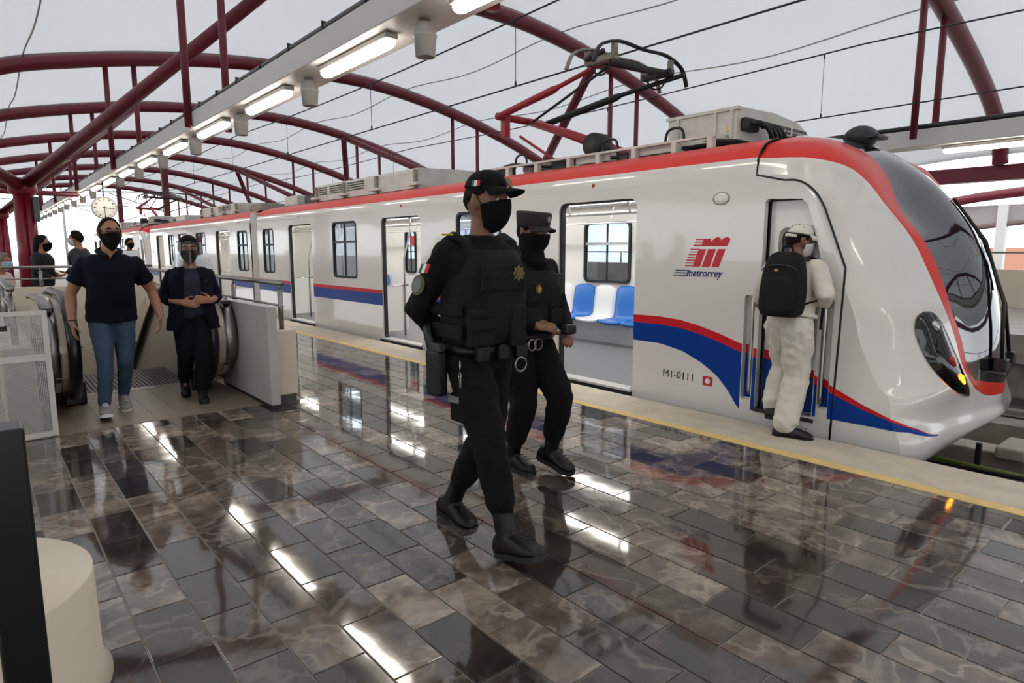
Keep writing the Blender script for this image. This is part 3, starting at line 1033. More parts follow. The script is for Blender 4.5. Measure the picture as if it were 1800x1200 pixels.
roof_strip(car, -14.95, -2.82)
for a, b in DOORS1: door_trim(car, a, b)
for a_ in WIN1: window(car, *a_, True)
interior(car, -14.9, -3.1, DOORS1, [(-7.78, -5.55, True), (-11.6, -9.6, True), (-11.6, -9.5, False), (-7.7, -5.5, False), (-14.6, -13.5, True)])
part('bulkhead', MB().box(-3.1, -3.06, YN + .06, YF - .06, 0, 2.1), 'train_interior', car)
q = MB(); q.box(-14.5, -2.4, YN + .15, YF - .15, -.95, -.34); part('underframe', q, 'track_dark', car)
stripes(car, [(-14.95, -13.06), (-11.88, -9.17), (-8.0, -5.13)])
# painted swoosh on the cab flank
dec = lambda y: (lambda x, z: (x, y, z))
red_bot = BLUE_TOP
def cut_poly(top, bot, a, b, y, name, m, lab, n=30):
    part(name, MB().plate(band_poly(top, bot, a, b, n), [], dec(y), (0, .001, 0)), m, car, label=lab)
for a, b, y in ((-4.05, -2.865, YN - .0015), (-2.76, -2.728, YN - .0015), (-2.232, -2.208, YN - .0015)):
    cut_poly(RED_TOP, BLUE_TOP, a, b, y, 'swoosh', 'swoosh_red', 'red line of the swoosh')
    cut_poly(BLUE_TOP, BLUE_BOT, a, b, y, 'swoosh', 'train_blue', 'blue swoosh')
# cab door in its recess
q = MB().plate(recess, [rrect(-2.62, -2.36, 1.12, 1.60, .06)], dec(YN + .09), (0, .03, 0))
cdoor = part('cab_door', q, 'train_white', car)
fr_o, fr_i = rrect(-2.635, -2.345, 1.105, 1.615, .07), rrect(-2.605, -2.375, 1.135, 1.585, .05)
part('door_window_frame', MB().plate(fr_o, [fr_i], dec(YN + .084), (0, .02, 0)), 'unit_shade', cdoor)
part('door_window', MB().plate(fr_i, [], dec(YN + .095), (0, .01, 0)), mat('navy_glass', '#0c1426', .2, spec=.3), cdoor)
part('door_gap', MB().box(-2.724, -2.712, YN + .08, YN + .092, .1, 1.84), 'rubber', cdoor)
part('door_gap', MB().box(-2.72, -2.42, YN + .08, YN + .092, 1.828, 1.838), 'rubber', cdoor)
part('threshold', MB().box(-2.74, -2.22, YN - .01, YN + .12, .07, .1), 'dark_metal', cdoor)
for a, b in ((-2.71, -2.245),):
    part('swoosh', MB().plate(band_poly(RED_TOP, BLUE_TOP, a, b), [], dec(YN + .0885), (0, .001, 0)), 'swoosh_red', cdoor)
    part('swoosh', MB().plate(band_poly(BLUE_TOP, [(x, max(z, .1)) for x, z in BLUE_BOT], a, b), [], dec(YN + .0885), (0, .001, 0)), 'train_blue', cdoor)
for pk, a, b, hx in ((pockL, -2.86, -2.765, -2.79), (pockR, -2.205, -2.12, -2.185)):
    q = MB().plate(pk, [], dec(YN + .05), (0, .01, 0))
    pp = part('handle_pocket', q, 'train_white', car)
    part('swoosh', MB().plate(band_poly(RED_TOP, BLUE_TOP, a + .003, b - .003, 4), [], dec(YN + .0485), (0, .001, 0)), 'swoosh_red', pp)
    part('swoosh', MB().plate(band_poly(BLUE_TOP, [(x, .17 if a < -2.5 else .205) for x, z in BLUE_BOT], a + .003, b - .003, 4), [], dec(YN + .0485), (0, .001, 0)), 'train_blue', pp)
    z0 = .2 if a < -2.5 else .23
    part('handle', MB().tube([(hx, YN + .045, z0 + .01), (hx, YN + .015, z0 + .02), (hx, YN + .012, z0 + .06), (hx, YN + .012, .98), (hx, YN + .015, 1.02), (hx, YN + .045, 1.03)], .016, 10), 'steel', pp, label='steel grab handle')
# nose
G = nose_grid()
nc = len(G[0])
mS, mR, mW = MS
shell, ws = MB(), MB()
def quad(i, j): return [G[i][j], G[i][j + 1], G[i + 1][j + 1], G[i + 1][j]]
for i in range(len(G) - 1):
    for j in range(nc - 1):
        jj = j if j < (nc - 1) / 2 else nc - 2 - j
        region = 'S' if jj < mS else ('R' if jj < mS + mR else 'W')
        if region == 'W' and i < KG * NS: ws.add(quad(i, j), [(0, 1, 2, 3)], True)
        elif (region == 'R' and i < KR * NS) or (region == 'W' and i < KR * NS): shell.add(quad(i, j), [(0, 1, 2, 3)], True, 1)
        else: shell.add(quad(i, j), [(0, 1, 2, 3)], True, 0)
def weld(o, d=.0005):
    bm = bmesh.new(); bm.from_mesh(o.data)
    bmesh.ops.remove_doubles(bm, verts=bm.verts[:], dist=d)
    bmesh.ops.recalc_face_normals(bm, faces=bm.faces[:])
    bm.to_mesh(o.data); bm.free()
weld(part('nose_shell', shell, ['train_white', 'train_red'], car))
wsh = part('windshield', ws, 'windshield', car, label='dark wraparound windshield'); weld(wsh)
# far flank of the nose
q = MB().plate([(-3.0, 2.05), (-3.0, -.34)] + list(reversed(FLANK)), [], sideF, (0, -.05, 0)); part('side_panel', q, 'train_white', car)
# the swoosh runs on over the curved flank of the nose
from mathutils.bvhtree import BVHTree
_bv = BVHTree.FromPolygons([p for r_ in G for p in r_], [(i * nc + j, i * nc + j + 1, (i + 1) * nc + j + 1, (i + 1) * nc + j) for i in range(len(G) - 1) for j in range((nc - 1) // 2)])
def on_nose(x, z, d=.0025):
    h = _bv.ray_cast(V((x, 4.0, z)), V((0, 1, 0)))
    if h[0] is None: return V((x, YN - d, z))
    return V((x, max(YN, h[0].y) - d * 1.6, z)) + V((d * .8, 0, 0))
def wrap_band(top, bot, m, lab, n=48, k=5):
    vs, fs = [], []
    for i in range(n + 1):
        x = -2.117 + (-1.45 + 2.117) * i / n
        a_, b_ = interp(top, x), interp(bot, x)
        for j in range(k + 1): vs.append(on_nose(x, b_ + (a_ - b_) * j / k))
    for i in range(n):
        for j in range(k):
            q_ = i * (k + 1) + j
            fs.append((q_, q_ + 1, q_ + k + 2, q_ + k + 1))
    part('swoosh', MB().add(vs, fs, True), m, car, label=lab)
wrap_band(RED_TOP, BLUE_TOP, 'swoosh_red', 'red line of the swoosh')
wrap_band(BLUE_TOP, BLUE_BOT, 'train_blue', 'blue swoosh')
# panel seam of the nose module
SEAM = [(-2.815, 2.17), (-2.812, 2.045), (-2.577, 1.985), (-2.46, 1.972), (-2.38, 1.93), (-2.30, 1.85), (-2.24, 1.75), (-2.058, 1.30), (-2.068, .75), (-2.085, -.05)]
q = MB()
sp = [p for p in spline([(x, 0, z) for x, z in SEAM[2:7]], 4)]
pl = [V((x, 0, z)) for x, z in SEAM[:2]] + sp + [V((x, 0, z)) for x, z in SEAM[7:]]
q.tube([(p.x, YN + (0.0 if p.z < 2.05 else .006 + (p.z - 2.05) * .12), p.z) for p in pl], (.003, .009), 6, ref=(0, 1, 0))
part('nose_seam', q, 'rubber', car, label='black rubber joint line around the nose module')
q = MB().tube([(-2.82, y, z) for y, z in PROF[2:8]], .008, 6); part('nose_seam', q, 'rubber', car)
# point on the nose surface nearest to given (y,z) on the near side
def nose_pt(u, v):
    """u column 0..nc-1, v row 0..len-1, bilinear"""
    j, i = min(int(u), nc - 2), min(int(v), len(G) - 2)
    fu, fv = u - j, v - i
    return G[i][j].lerp(G[i][j + 1], fu).lerp(G[i + 1][j].lerp(G[i + 1][j + 1], fu), fv)
# headlight: almond lens proud of the shell
HL_L = [(-1.644, 5.392, 0.976), (-1.661, 5.325, 0.941), (-1.663, 5.299, 0.879), (-1.650, 5.299, 0.812), (-1.625, 5.310, 0.741), (-1.575, 5.331, 0.630), (-1.520, 5.383, 0.533), (-1.466, 5.465, 0.440), (-1.434, 5.608, 0.365), (-1.416, 5.766, 0.313)]
HL_R = [(-1.638, 5.400, 0.978), (-1.612, 5.473, 0.973), (-1.579, 5.539, 0.920), (-1.545, 5.602, 0.832), (-1.511, 5.644, 0.727), (-1.469, 5.690, 0.604), (-1.450, 5.713, 0.542), (-1.430, 5.737, 0.480), (-1.407, 5.794, 0.374), (-1.406, 5.822, 0.320)]
for mr in (False, True):
    n_ = V((.84, -.50, .22)).normalized()
    la, lb_ = spline(HL_L, 3), spline(HL_R, 3)
    vs, m = [], 9
    for pa, pb in zip(la, lb_):
        for j in range(m):
            t = j / (m - 1)
            wd = (pb - pa).length
            p = pa.lerp(pb, t) + n_ * (.008 + (.3 if mr else .75) * wd * t * (1 - t))
            vs.append(V((p.x, 2 * YC - p.y if mr else p.y, p.z)))
    fs = [(k * m + j, k * m + j + 1, (k + 1) * m + j + 1, (k + 1) * m + j) for k in range(len(la) - 1) for j in range(m - 1)]
    hl = part('headlight', MB().add(vs, fs, True), 'black_gloss', car, label='black almond headlight lens')
    if mr: continue
    def blob(k, j, r, mt, nm, lb, dirv=None):
        p = vs[k * m + j]
        q = vs[min(k + 3, len(la) - 1) * m + j]
        part(nm, MB().tube([p, p.lerp(q, .55)], [(r, r), (r * .6, r * .6)], 10, rnd=True), mt, hl, label=lb)
    blob(20, 4, .022, 'amber', 'indicator_lamp', 'lit amber indicator lamp')
    blob(15, 4, .026, 'lens_red', 'tail_lamp', 'dark red tail lamp')
    blob(7, 4, .03, 'steel', 'main_lamp', 'headlamp reflector')
# wipers and mirrors bars in front of the windshield
def wiper(y0, y1, nm):
    i0, i1 = 9.2 * NS, 5.2 * NS
    def at_y(y, row):
        r = G[int(row)]
        for a, b in zip(r, r[1:]):
            if a.y <= y <= b.y:
                return a.lerp(b, (y - a.y) / max(1e-6, b.y - a.y))
        return r[-1]
    a = at_y(y0, i0) + V((.05, 0, 0)); b = at_y((y0 + y1) / 2, (i0 + i1) / 2) + V((.06, 0, .01)); c = at_y(y1, i1) + V((.04, 0, 0))
    wp = part('wiper', MB().tube([a, b, c], .014, 8), 'cable_black', car)
    part('wiper_pivot', MB().bbox(a.x - .05, a.x + .04, a.y - .05, a.y + .05, a.z - .05, a.z + .05, .012), 'cable_black', wp)
    d = at_y(y1 - .02, i1 + 6) + V((.025, 0, 0)); e_ = at_y(y1 + .02, i1 - 6) + V((.025, 0, 0))
    part('wiper_blade', MB().tube([d, c, e_], .012, 8), 'cable_black', wp)
wiper(6.15, 6.35, 'wiper'); wiper(6.75, 6.60, 'wiper')
part('driver_seat', MB().bbox(-1.85, -1.62, 5.75, 6.2, .5, .95, .04), 'lens_red', car)
# roof pieces
hz = 2.43
q = MB().sphere((-2.55, 6.32, 2.45), .14, 10, 0, 1, 1.2, .75); part('roof_antenna', q, 'dark_metal', car, label='dark domed aerial on the cab roof')
part('antenna_foot', MB().bbox(-2.72, -2.36, 6.2, 6.44, 2.42, 2.45, .008), 'dark_metal', car)
# marker lamp, oval sensor, small lamps
part('oval_cover', MB().sphere((-3.13, YN, 1.873), .05, 10, 0, 1.5, .25, 1.0), 'train_white', car)
part('oval_cover_rim', MB().lathe((-3.13, YN, 1.873), [(.048, -.004), (.055, -.004), (.055, .0), (.048, .0)], 24, 'y', sx=1, sy=1.5), 'unit_shade', car)
for x, m_ in ((-5.80, 'amber_dim'), (-4.63, 'lens_red'), (-8.53, 'lens_red'), (-12.5, 'lens_red')):
    part('door_lamp', MB().sphere((x, YN, 2.095), .02 if m_ == 'lens_red' else .03, 8, 0, 1, .5, 1), m_, car, label='lit amber door lamp' if m_ != 'lens_red' else 'small dark red door lamp')
# logo
def decal(poly, m, nm='logo_block'):
    return part(nm, MB().plate(poly, [], dec(YN - .0018), (0, .001, 0)), m, car)
LX, LZ = -3.60, 1.20      # logo origin, sheared letters
def lg(u, v):             # u,v in logo units (0..1.2, 0..1)
    return (LX + .14 + (u + .30 * v) * .315, LZ + .085 + v * .25)
def para(u0, u1, v0, v1): return [lg(u0, v0), lg(u1, v0), lg(u1, v1), lg(u0, v1)]
lo = part('logo', MB().plate(para(.22, .46, 0, .63), [], dec(YN - .0018), (0, .001, 0)), 'print_red', car, label='red slanted letter m with speed lines above the word metrorrey')
def lpart(nm, poly, m): part(nm, MB().plate(poly, [], dec(YN - .0018), (0, .001, 0)), m, lo)
lpart('logo_block', para(.52, .77, 0, .63), 'print_red')
lpart('logo_block', para(.83, 1.07, 0, .63), 'print_red')
lpart('logo_cap', para(.26, .50, .73, 1.0), 'print_red')
for u0 in (.50, .78):
    pts = [lg(u0, .73), lg(u0 + .30, .73)]
    for i in range(9):
        t = i / 8
        pts.append(lg(u0 + .32 - .32 * t, .80 + .24 * math.sin(PI * (.2 + .75 * t)) ** .8))
    lpart('logo_cap', pts, 'print_red')
for i in range(7):
    v = .015 + i * .098
    lpart('logo_line', para(-.02 - .02 * i / 7 - .03, .24, v, v + .04), 'print_red')
for i in range(3):
    v = .74 + i * .105
    lpart('logo_line', para(.0, .28, v, v + .045), 'print_red')
for i in range(3):
    v = LZ - .002 + i * .022
    sh = i * .012
    lpart('logo_line', [(LX + sh - .0, v), (LX + sh + .16, v), (LX + sh + .165, v + .011), (LX + sh + .005, v + .011)], 'print_navy')
def put_text(txt, size, x, z, m, nm, parent, shear=0, bold=0, sx=1, y=YN - .002):
    t_ = text_mesh(txt, size, shear, bold)
    t_.v = [V((x + p.x * sx, y - p.z, z + p.y)) for p in t_.v]
    return part(nm, t_, m, parent, kind='stuff')
put_text('metrorrey', .094, LX + .145, LZ - .002, 'print_navy', 'logo_text', lo, .25, .0018, .90)
num = put_text('M1-0111', .10, -3.68, .232, 'print_black', 'car_number', car, 0, 0, 1.0)
part('hydrant_sign', MB().box(-3.235, -3.135, YN - .0025, YN, .215, .30), 'print_red', car, label='small square red sign with white ring')
part('hydrant_ring', MB().lathe((-3.185, YN - .003, .257), [(.018, 0), (.026, 0), (.026, .001), (.018, .001)], 20, 'y'), 'white_paint', car)
put_text('31', .07, -6.1 - 1.1, 1.56, 'print_red', 'seat_sign', car, 0, .001, 1, YF - .065)
# rear end face
q = MB().plate([(YN, -.34), (YF, -.34), (YF, 2.05), (YC, 2.46), (YN, 2.05)], [rrect(5.85, 6.8, .03, 1.95, .06)], lambda y, z: (-14.95, y, z), (.04, 0, 0)); part('end_wall', q, 'train_white', car)

# ---- roof equipment of the cab car
acx0, acx1, acy0, acy1, acz0, acz1 = -4.15, -3.38, 5.6, 7.05, 2.47, 2.77
u1 = part('air_conditioner', MB().loft([[(x, acy0, acz0), (x, acy0, acz1 - .03), (x, acy0 + .05, acz1), (x, 6.3, acz1 + .02), (x, acy1 - .25, acz1 - .02), (x, acy1, acz1 - .12), (x, acy1, acz0)] for x in (acx0, acx1)], False), 'unit_white', car, label='off-white roof air conditioning unit nearest the nose')
part('lid', MB().box(acx0 - .02, acx1 + .02, acy0 - .02, acy0 + .06, acz1 - .035, acz1 - .005), 'unit_white', u1)
for x in (acx0 + .12, acx0 + .55, acx1 - .05): part('rib', MB().bbox(x - .014, x + .014, acy0 - .025, acy0 + .01, acz0, acz1 - .03, .004), 'unit_white', u1)
for x in (acx0 + .05, acx1 - .18): part('foot', MB().bbox(x - .1, x + .1, acy0 - .12, acy0 + .05, acz0 + .0, acz0 + .045, .006), 'unit_white', u1)
for i in range(10):
    for j in range(4):
        yy = YC + .02 + i * .062 + (.03 if i > 4 else 0)
        part('grille_hole', MB().box(acx1 - .002, acx1 + .004, yy, yy + .045, acz0 + .06 + j * .042, acz0 + .09 + j * .042), 'dark_metal', u1)
part('connector', MB().bbox(acx1, acx1 + .07, YN + .66, YN + .9, acz0 + .08, acz0 + .2, .02), 'cable_black', u1)
for k in range(4):
    y = YN + .72 + .09 * k
    part('hose', MB().tube(spline([(acx1 + .03, y, acz0 + .15), (acx1 + .13, y + .08, acz0 + .15), (acx1 + .17, y + .2, acz0 + .06), (acx1 + .13, y + .28, acz0 - .02), (acx1 + .03, y + .34, acz0 - .02)], 4), .022, 8), 'cable_black', u1)
part('warning_label', MB().box(acx1 - .1, acx1 - .06, acy0 - .004, acy0, acz0 + .06, acz0 + .14), 'yellow_line', u1)
ac_unit(car, -12.5, -8.75, 5.42, 7.2, 2.40, 2.72, [(-12.4, -12.05), (-11.9, -11.3), (-11.15, -10.5)], False)
part('roof_box', MB().bbox(-13.6, -13.0, 5.6, 6.3, 2.41, 2.6, .02), 'dark_metal', car)
part('roof_box', MB().bbox(-14.5, -13.75, 5.5, 6.4, 2.40, 2.62, .03), 'unit_white', car)
# bus-bar framework along the roof edge, in front of the pantograph
fr = part('roof_rail_frame', MB().box(-7.1, -3.45, 5.36, 5.41, 2.475, 2.497), 'unit_white', car)
for x in (-7.0, -6.45, -5.9, -5.35, -4.9, -4.4, -3.9, -3.5):
    part('frame_foot', MB().bbox(x - .03, x + .03, 5.345, 5.415, 2.36, 2.48, .006), 'unit_white', fr)
for x in (-5.05, -4.2):
    part('frame_tray', MB().bbox(x - .25, x + .25, 5.42, 5.56, 2.40, 2.5, .01), 'unit_white', fr)
part('roof_hose', MB().tube(spline([(-6.9, 5.45, 2.45), (-6.6, 5.5, 2.53), (-6.2, 5.44, 2.49), (-5.8, 5.5, 2.44), (-5.2, 5.45, 2.47), (-4.7, 5.48, 2.43)], 5), .02, 8), 'cable_black', fr)
for x in (-6.35, -4.85, -4.0):
    part('roof_hose', MB().tube(spline([(x - .12, 5.5, 2.48), (x - .08, 5.5, 2.62), (x + .08, 5.5, 2.62), (x + .12, 5.5, 2.5)], 4), .014, 8), 'cable_black', fr)
for i, x in enumerate((-6.9, -6.75, -6.0, -5.7)):
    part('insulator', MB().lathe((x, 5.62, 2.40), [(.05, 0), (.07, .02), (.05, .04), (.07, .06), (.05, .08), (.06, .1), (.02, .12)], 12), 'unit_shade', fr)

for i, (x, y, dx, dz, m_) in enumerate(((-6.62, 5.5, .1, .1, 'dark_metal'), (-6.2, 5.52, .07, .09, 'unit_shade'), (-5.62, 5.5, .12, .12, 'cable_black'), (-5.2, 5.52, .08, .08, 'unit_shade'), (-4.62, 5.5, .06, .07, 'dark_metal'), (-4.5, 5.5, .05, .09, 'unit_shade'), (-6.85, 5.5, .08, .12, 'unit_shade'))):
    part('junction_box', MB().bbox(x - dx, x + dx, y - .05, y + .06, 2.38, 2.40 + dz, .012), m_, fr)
# ---- pantograph
pg = part('pantograph', MB().box(-6.6, -4.95, 5.75, 5.85, 2.47, 2.54).box(-6.6, -4.95, 6.79, 6.89, 2.47, 2.54).box(-5.1, -4.95, 5.75, 6.89, 2.47, 2.54).box(-6.6, -6.45, 5.75, 6.89, 2.47, 2.54), 'canopy_red', car, label='dark red single-arm pantograph')
part('lower_arm', MB().tube([(-5.35, 6.3, 2.62), (-6.3, 6.32, 2.98), (-7.15, 6.32, 3.27)], [.07, .06, .05], 12), mat('panto_red', '#a3222f', .4), pg)
part('pivot', MB().cyl((-5.35, 5.8, 2.62), (-5.35, 6.84, 2.62), .07), 'panto_red', pg)
part('motor_drum', MB().lathe((-5.15, 5.62, 2.62), [(.02, -.12), (.12, -.12), (.14, -.08), (.14, .1), (.12, .13), (.02, .13)], 18, 'y'), 'cable_black', pg)
part('knee_bar', MB().cyl((-7.15, 5.75, 3.27), (-7.15, 6.6, 3.27), .05), 'panto_red', pg)
part('knee_plate', MB().bbox(-7.2, -7.1, 5.85, 5.95, 3.0, 3.27, .01), 'panto_red', pg)
part('upper_arm', MB().tube([(-7.15, 5.78, 3.27), (-6.3, 6.0, 3.50), (-6.2, 6.02, 3.53), (-5.55, 6.2, 3.74)], [.045, .05, .03, .03], 10), 'panto_red', pg)
part('upper_arm', MB().tube([(-7.1, 6.6, 3.25), (-5.9, 6.78, 3.45), (-5.8, 6.79, 3.47), (-4.95, 6.95, 3.58)], [.045, .05, .03, .03], 10), 'cable_black', pg)
part('coupling_rod', MB().cyl((-6.95, 6.2, 3.2), (-5.5, 6.3, 3.74), .018, 8), 'dark_metal', pg)
part('coupling_rod', MB().cyl((-6.95, 6.0, 3.0), (-6.05, 6.0, 2.5), .02, 8), 'panto_red', pg)
# collector head: two curved strips with horns, spanning across the track
hd = part('collector_head', MB().tube([(-5.42, 5.75, 3.66), (-5.1, 6.9, 3.60)], .045, 10).tube([(-5.45, 5.72, 3.64), (-5.2, 5.76, 3.70)], .03, 8), 'dark_metal', pg)
for dx in (-.22, .2):
    pts = spline([(-5.28 + dx, 5.45, 3.50), (-5.28 + dx, 5.55, 3.68), (-5.28 + dx, 5.75, 3.77), (-5.28 + dx, 6.32, 3.785), (-5.28 + dx, 6.9, 3.77), (-5.28 + dx, 7.1, 3.68), (-5.28 + dx, 7.2, 3.50)], 5)
    part('contact_strip', MB().tube(pts, (.018, .032), 8), 'unit_shade' if dx < 0 else 'dark_metal', hd)
    for y in (5.8, 6.85):
        part('strip_bracket', MB().bbox(-5.28 + dx - .03, -5.28 + dx + .03, y - .03, y + .03, 3.6, 3.76, .008), 'unit_shade', hd)
for y in (5.8, 6.85):
    part('spring_box', MB().bbox(-5.5, -5.05, y - .05, y + .05, 3.58, 3.66, .015), 'unit_shade' if y < 6 else 'dark_metal', hd)
    part('jumper_cable', MB().tube(spline([(-5.45, y, 3.6), (-5.4, y + .04, 3.5), (-5.2, y, 3.47), (-5.1, y - .04, 3.58)], 4), .012, 6), 'cable_black', hd)

# ================================================================== second car
car2 = root('train_car', (-20.8, YC, -1.0), 'white middle metro car with red band coupled behind the cab car', 'train car', 'metro train cars')
D2 = [(-18.17, -17.0), (-22.2, -21.05), (-25.3, -24.2)]
W2 = [(-16.35, -15.62, .94, 1.9), (-20.1, -19.15, .95, 1.93), (-23.5, -22.75, .95, 1.93)]
side_wall(car2, [(-26.3, 2.05), (-26.3, -.34), (-15.35, -.34), (-15.35, 2.05)], D2, W2)
far_wall(car2, -26.3, -15.35, [(-16.35, -15.62, .94, 1.9), (-20.1, -19.15, .95, 1.93), (-23.5, -22.75, .95, 1.93), (-18.0, -17.2, .93, 1.87), (-22, -21.2, .93, 1.87)])
roof_strip(car2, -26.3, -15.35)
for a, b in D2: door_trim(car2, a, b)
for a_ in W2: window(car2, *a_, True)
interior(car2, -26.2, -15.5, D2, [(-20.6, -18.5, True), (-20.6, -18.5, False), (-24.0, -22.5, True)])
stripes(car2, [(-26.3, -25.3), (-24.2, -22.2), (-21.05, -18.17), (-17.0, -15.35)])
q = MB(); q.box(-26.0, -15.6, YN + .15, YF - .15, -.95, -.34); part('underframe', q, 'track_dark', car2)
for X, d in ((-15.35, -.04), (-26.3, .04)):
    q = MB().plate([(YN, -.34), (YF, -.34), (YF, 2.05), (YC, 2.46), (YN, 2.05)], [rrect(5.85, 6.8, .03, 1.95, .06)], lambda y, z: (X, y, z), (d, 0, 0)); part('end_wall', q, 'train_white', car2)
ac_unit(car2, -20.9, -17.6, 5.42, 7.2, 2.40, 2.68, [(-19.2, -18.8), (-18.6, -18.1)], False)
part('roof_box', MB().bbox(-16.9, -16.0, 5.5, 6.8, 2.40, 2.58, .03), 'unit_shade', car2)
part('roof_box', MB().bbox(-24.5, -23.3, 5.5, 6.8, 2.40, 2.6, .03), 'unit_white', car2)
put_text('31', .1, -25.85, 1.35, 'print_red', 'sign_text', car2, 0, .002, 1)
for x in (-16.2, -17.6, -21.6):
    part('door_lamp', MB().sphere((x, YN, 2.095), .02, 8, 0, 1, .5, 1), 'lens_red', car2)
# gangway bellows between the cars
q = MB()
for i in range(5):
    x = -15.33 + i * .076
    q.box(x, x + .066, YN + .004, YF - .004, -.3, 2.28).box(x + .066, x + .076, YN + .02, YF - .02, -.28, 2.26)
gw = part('gangway_bellows', q, mat('bellows', '#c4c2ba', .6), None, 'pale grey gangway bellows joining the two train cars', 'gangway')
# following trainset: its cab end is coupled behind
car3 = copy_tree(car, None, (-25.35, 0, 0))
car3['label'] = 'distant white cab car of the following train behind the two people on the left'
# ================================================================== ESCALATOR AND BARRIERS
esc = root('escalator', (-7.2, 1.2, 0), 'steel and black escalator coming up between cream walls', 'escalator')
part('landing_plate', MB().box(-7.45, -5.96, .40, 1.95, -.05, -.001), 'comb_floor', esc)
for k in range(7):
    y = .52 + k * .19
    part('landing_rib', MB().box(-7.44, -5.98, y, y + .18, -.002, .0015), 'comb_floor', esc)
part('comb', MB().box(-7.55, -7.45, .62, 1.72, -.05, .002), 'steel_brushed', esc)
for k in range(12):
    x1 = -7.55 - k * .40
    z = 0 if k < 3 else -.21 * (k - 2)
    q = MB(); q.box(x1 - .40, x1 - .005, .63, 1.71, z - .24, z - .012)
    for j in range(27):
        q.box(x1 - .40, x1 - .01, .64 + j * .04, .66 + j * .04, z - .012, z)
    part('step', q, mat('step_metal', '#5e5a55', .45, metal=.6), esc)
RAILP = [(-7.25, .14), (-7.02, .10), (-6.78, .16), (-6.60, .33), (-6.53, .56), (-6.60, .80), (-6.78, .96), (-7.02, 1.02), (-7.6, 1.02), (-8.3, 1.01), (-8.75, .93), (-9.3, .66), (-10.4, .03), (-11.4, -.55)]
def offs(P, d):
    out_ = []
    for i, p in enumerate(P):
        a = V(P[max(0, i - 1)]); b = V(P[min(len(P) - 1, i + 1)])
        t = (b - a).normalized()
        out_.append((p[0] + -t.y * d * -1 * -1, p[1] + t.x * d))
    return out_
for s_, y_in, y_out, nm in ((1, .62, .40, 'left'), (-1, 1.70, 1.95, 'right')):
    rp = [(p.x, p.y) for p in spline([(a, b, 0) for a, b in RAILP], 4)]
    yr = y_in + (-.02 if s_ > 0 else .02)
    hr = part('handrail', MB().tube([(x, yr, z) for x, z in rp], (.035, .05), 10, ref=(0, 0, 1)), 'escal_black', esc, label='black rubber handrail')
    inner = [(x, z) for x, z in rp]
    cx = lambda x, z: (x + (-.035 if z < .98 and x > -7.25 else 0) * (1 if x > -7.1 else .3), z - (.04 if z > .9 or x < -8.4 else 0) + (.04 if z < .3 and x > -7.3 else 0))
    outl = [cx(x, z) for x, z in rp]
    poly = outl + [(-11.4, -1.6), (-10.4, -1.1), (-9.2, -.5), (-8.2, .0), (-7.35, .0)]
    y0, y1 = (y_out + .06, y_in - .05) if s_ > 0 else (y_in + .05, y_out - .06)
    part('balustrade', MB().plate(poly, [], lambda x, z: (x, y0, z), (0, y1 - y0, 0)), mat('balustrade_panel', '#b3a99b', .35, metal=.15), esc, label='pale balustrade panel')
    # steel newel deck: band wrapped round the end outside the handrail
    q = MB()
    band = [p for p in rp if p[0] > -8.6 and (p[1] > .1)]
    yo0, yo1 = (y_out, y_out + .10) if s_ > 0 else (y_out - .10, y_out)
    vs, fs = [], []
    for (x, z) in band:
        k_ = cx(x, z)
        vs += [(k_[0] + .012, yo0 + .0, k_[1] + .012), (k_[0] + .012, yo1, k_[1] + .012)]
    for i in range(len(band) - 1):
        fs.append((2 * i, 2 * i + 1, 2 * i + 3, 2 * i + 2))
    q.add(vs, fs, True)
    nd = part('newel_deck', q, 'steel_brushed', esc, label='brushed steel deck round the escalator end')
    sdm = nd.modifiers.new('t', 'SOLIDIFY'); sdm.thickness = .03; sdm.offset = -1
    part('newel_side', MB().plate([p for p in outl if p[0] > -7.9] + [(-7.9, 0), (-7.35, 0)], [], lambda x, z: (x, yo1 if s_ > 0 else yo0 - .012, z), (0, .012, 0)), 'steel', esc)
    part('handrail_inlet', MB().bbox(-7.32, -7.02, min(y_in - .09, y_in + .06), max(y_in - .06, y_in + .09), .0, .22, .02), 'escal_black', esc)
    part('newel_switch', MB().bbox(-6.75, -6.66, yo0 + .01, yo1 - .01, .9, .94, .008), 'escal_black', esc)
# walls of the escalator pit
def struct(nm, mb, m, lab, cat='wall'): return setp(part(nm, mb, m), lab, cat, kind='structure')
struct('wall_pit_right', MB().box(-11.5, -7.45, 1.97, 2.04, -3.2, .0), 'cream', 'cream inner wall of the escalator pit on the train side')
struct('wall_pit_left', MB().box(-11.5, -7.45, .30, .38, -3.2, .0), 'cream', 'cream inner wall of the escalator pit on the left')
struct('wall_pit_floor', MB().box(-11.5, -7.45, .3, 2.04, -3.3, -3.2), 'comb_floor', 'bottom of the escalator pit', 'floor')
bw = struct('wall_back', MB().box(-11.72, -11.5, -4.5, 2.28, -3.2, .90), 'cream', 'cream wall at the far end of the escalator opening')
struct('wall_low_right', MB().bbox(-11.5, -5.84, 2.06, 2.27, .085, .70, .012), 'cream', 'low cream wall with steel railing beside the escalator')
struct('baseboard_low', MB().box(-11.5, -5.86, 2.08, 2.25, -.01, .085), 'plinth_dark', 'dark base under the low cream wall', 'baseboard')
struct('wall_low_left', MB().bbox(-11.5, -6.05, .10, .30, -.01, .70, .012), 'cream', 'low cream wall left of the escalator')
pn = root('side_panel_wall', (-6.4, 2.0, 0), 'white panel screen standing at the escalator exit beside the woman', 'panel')
part('panel', MB().bbox(-7.12, -5.72, 1.965, 2.05, .03, .93, .008), mat('panel_grey', '#b9b4ad', .3, vary=.08, vscale=2), pn)
part('panel_foot', MB().box(-7.1, -5.74, 1.972, 2.045, 0, .03), 'dark_metal', pn)
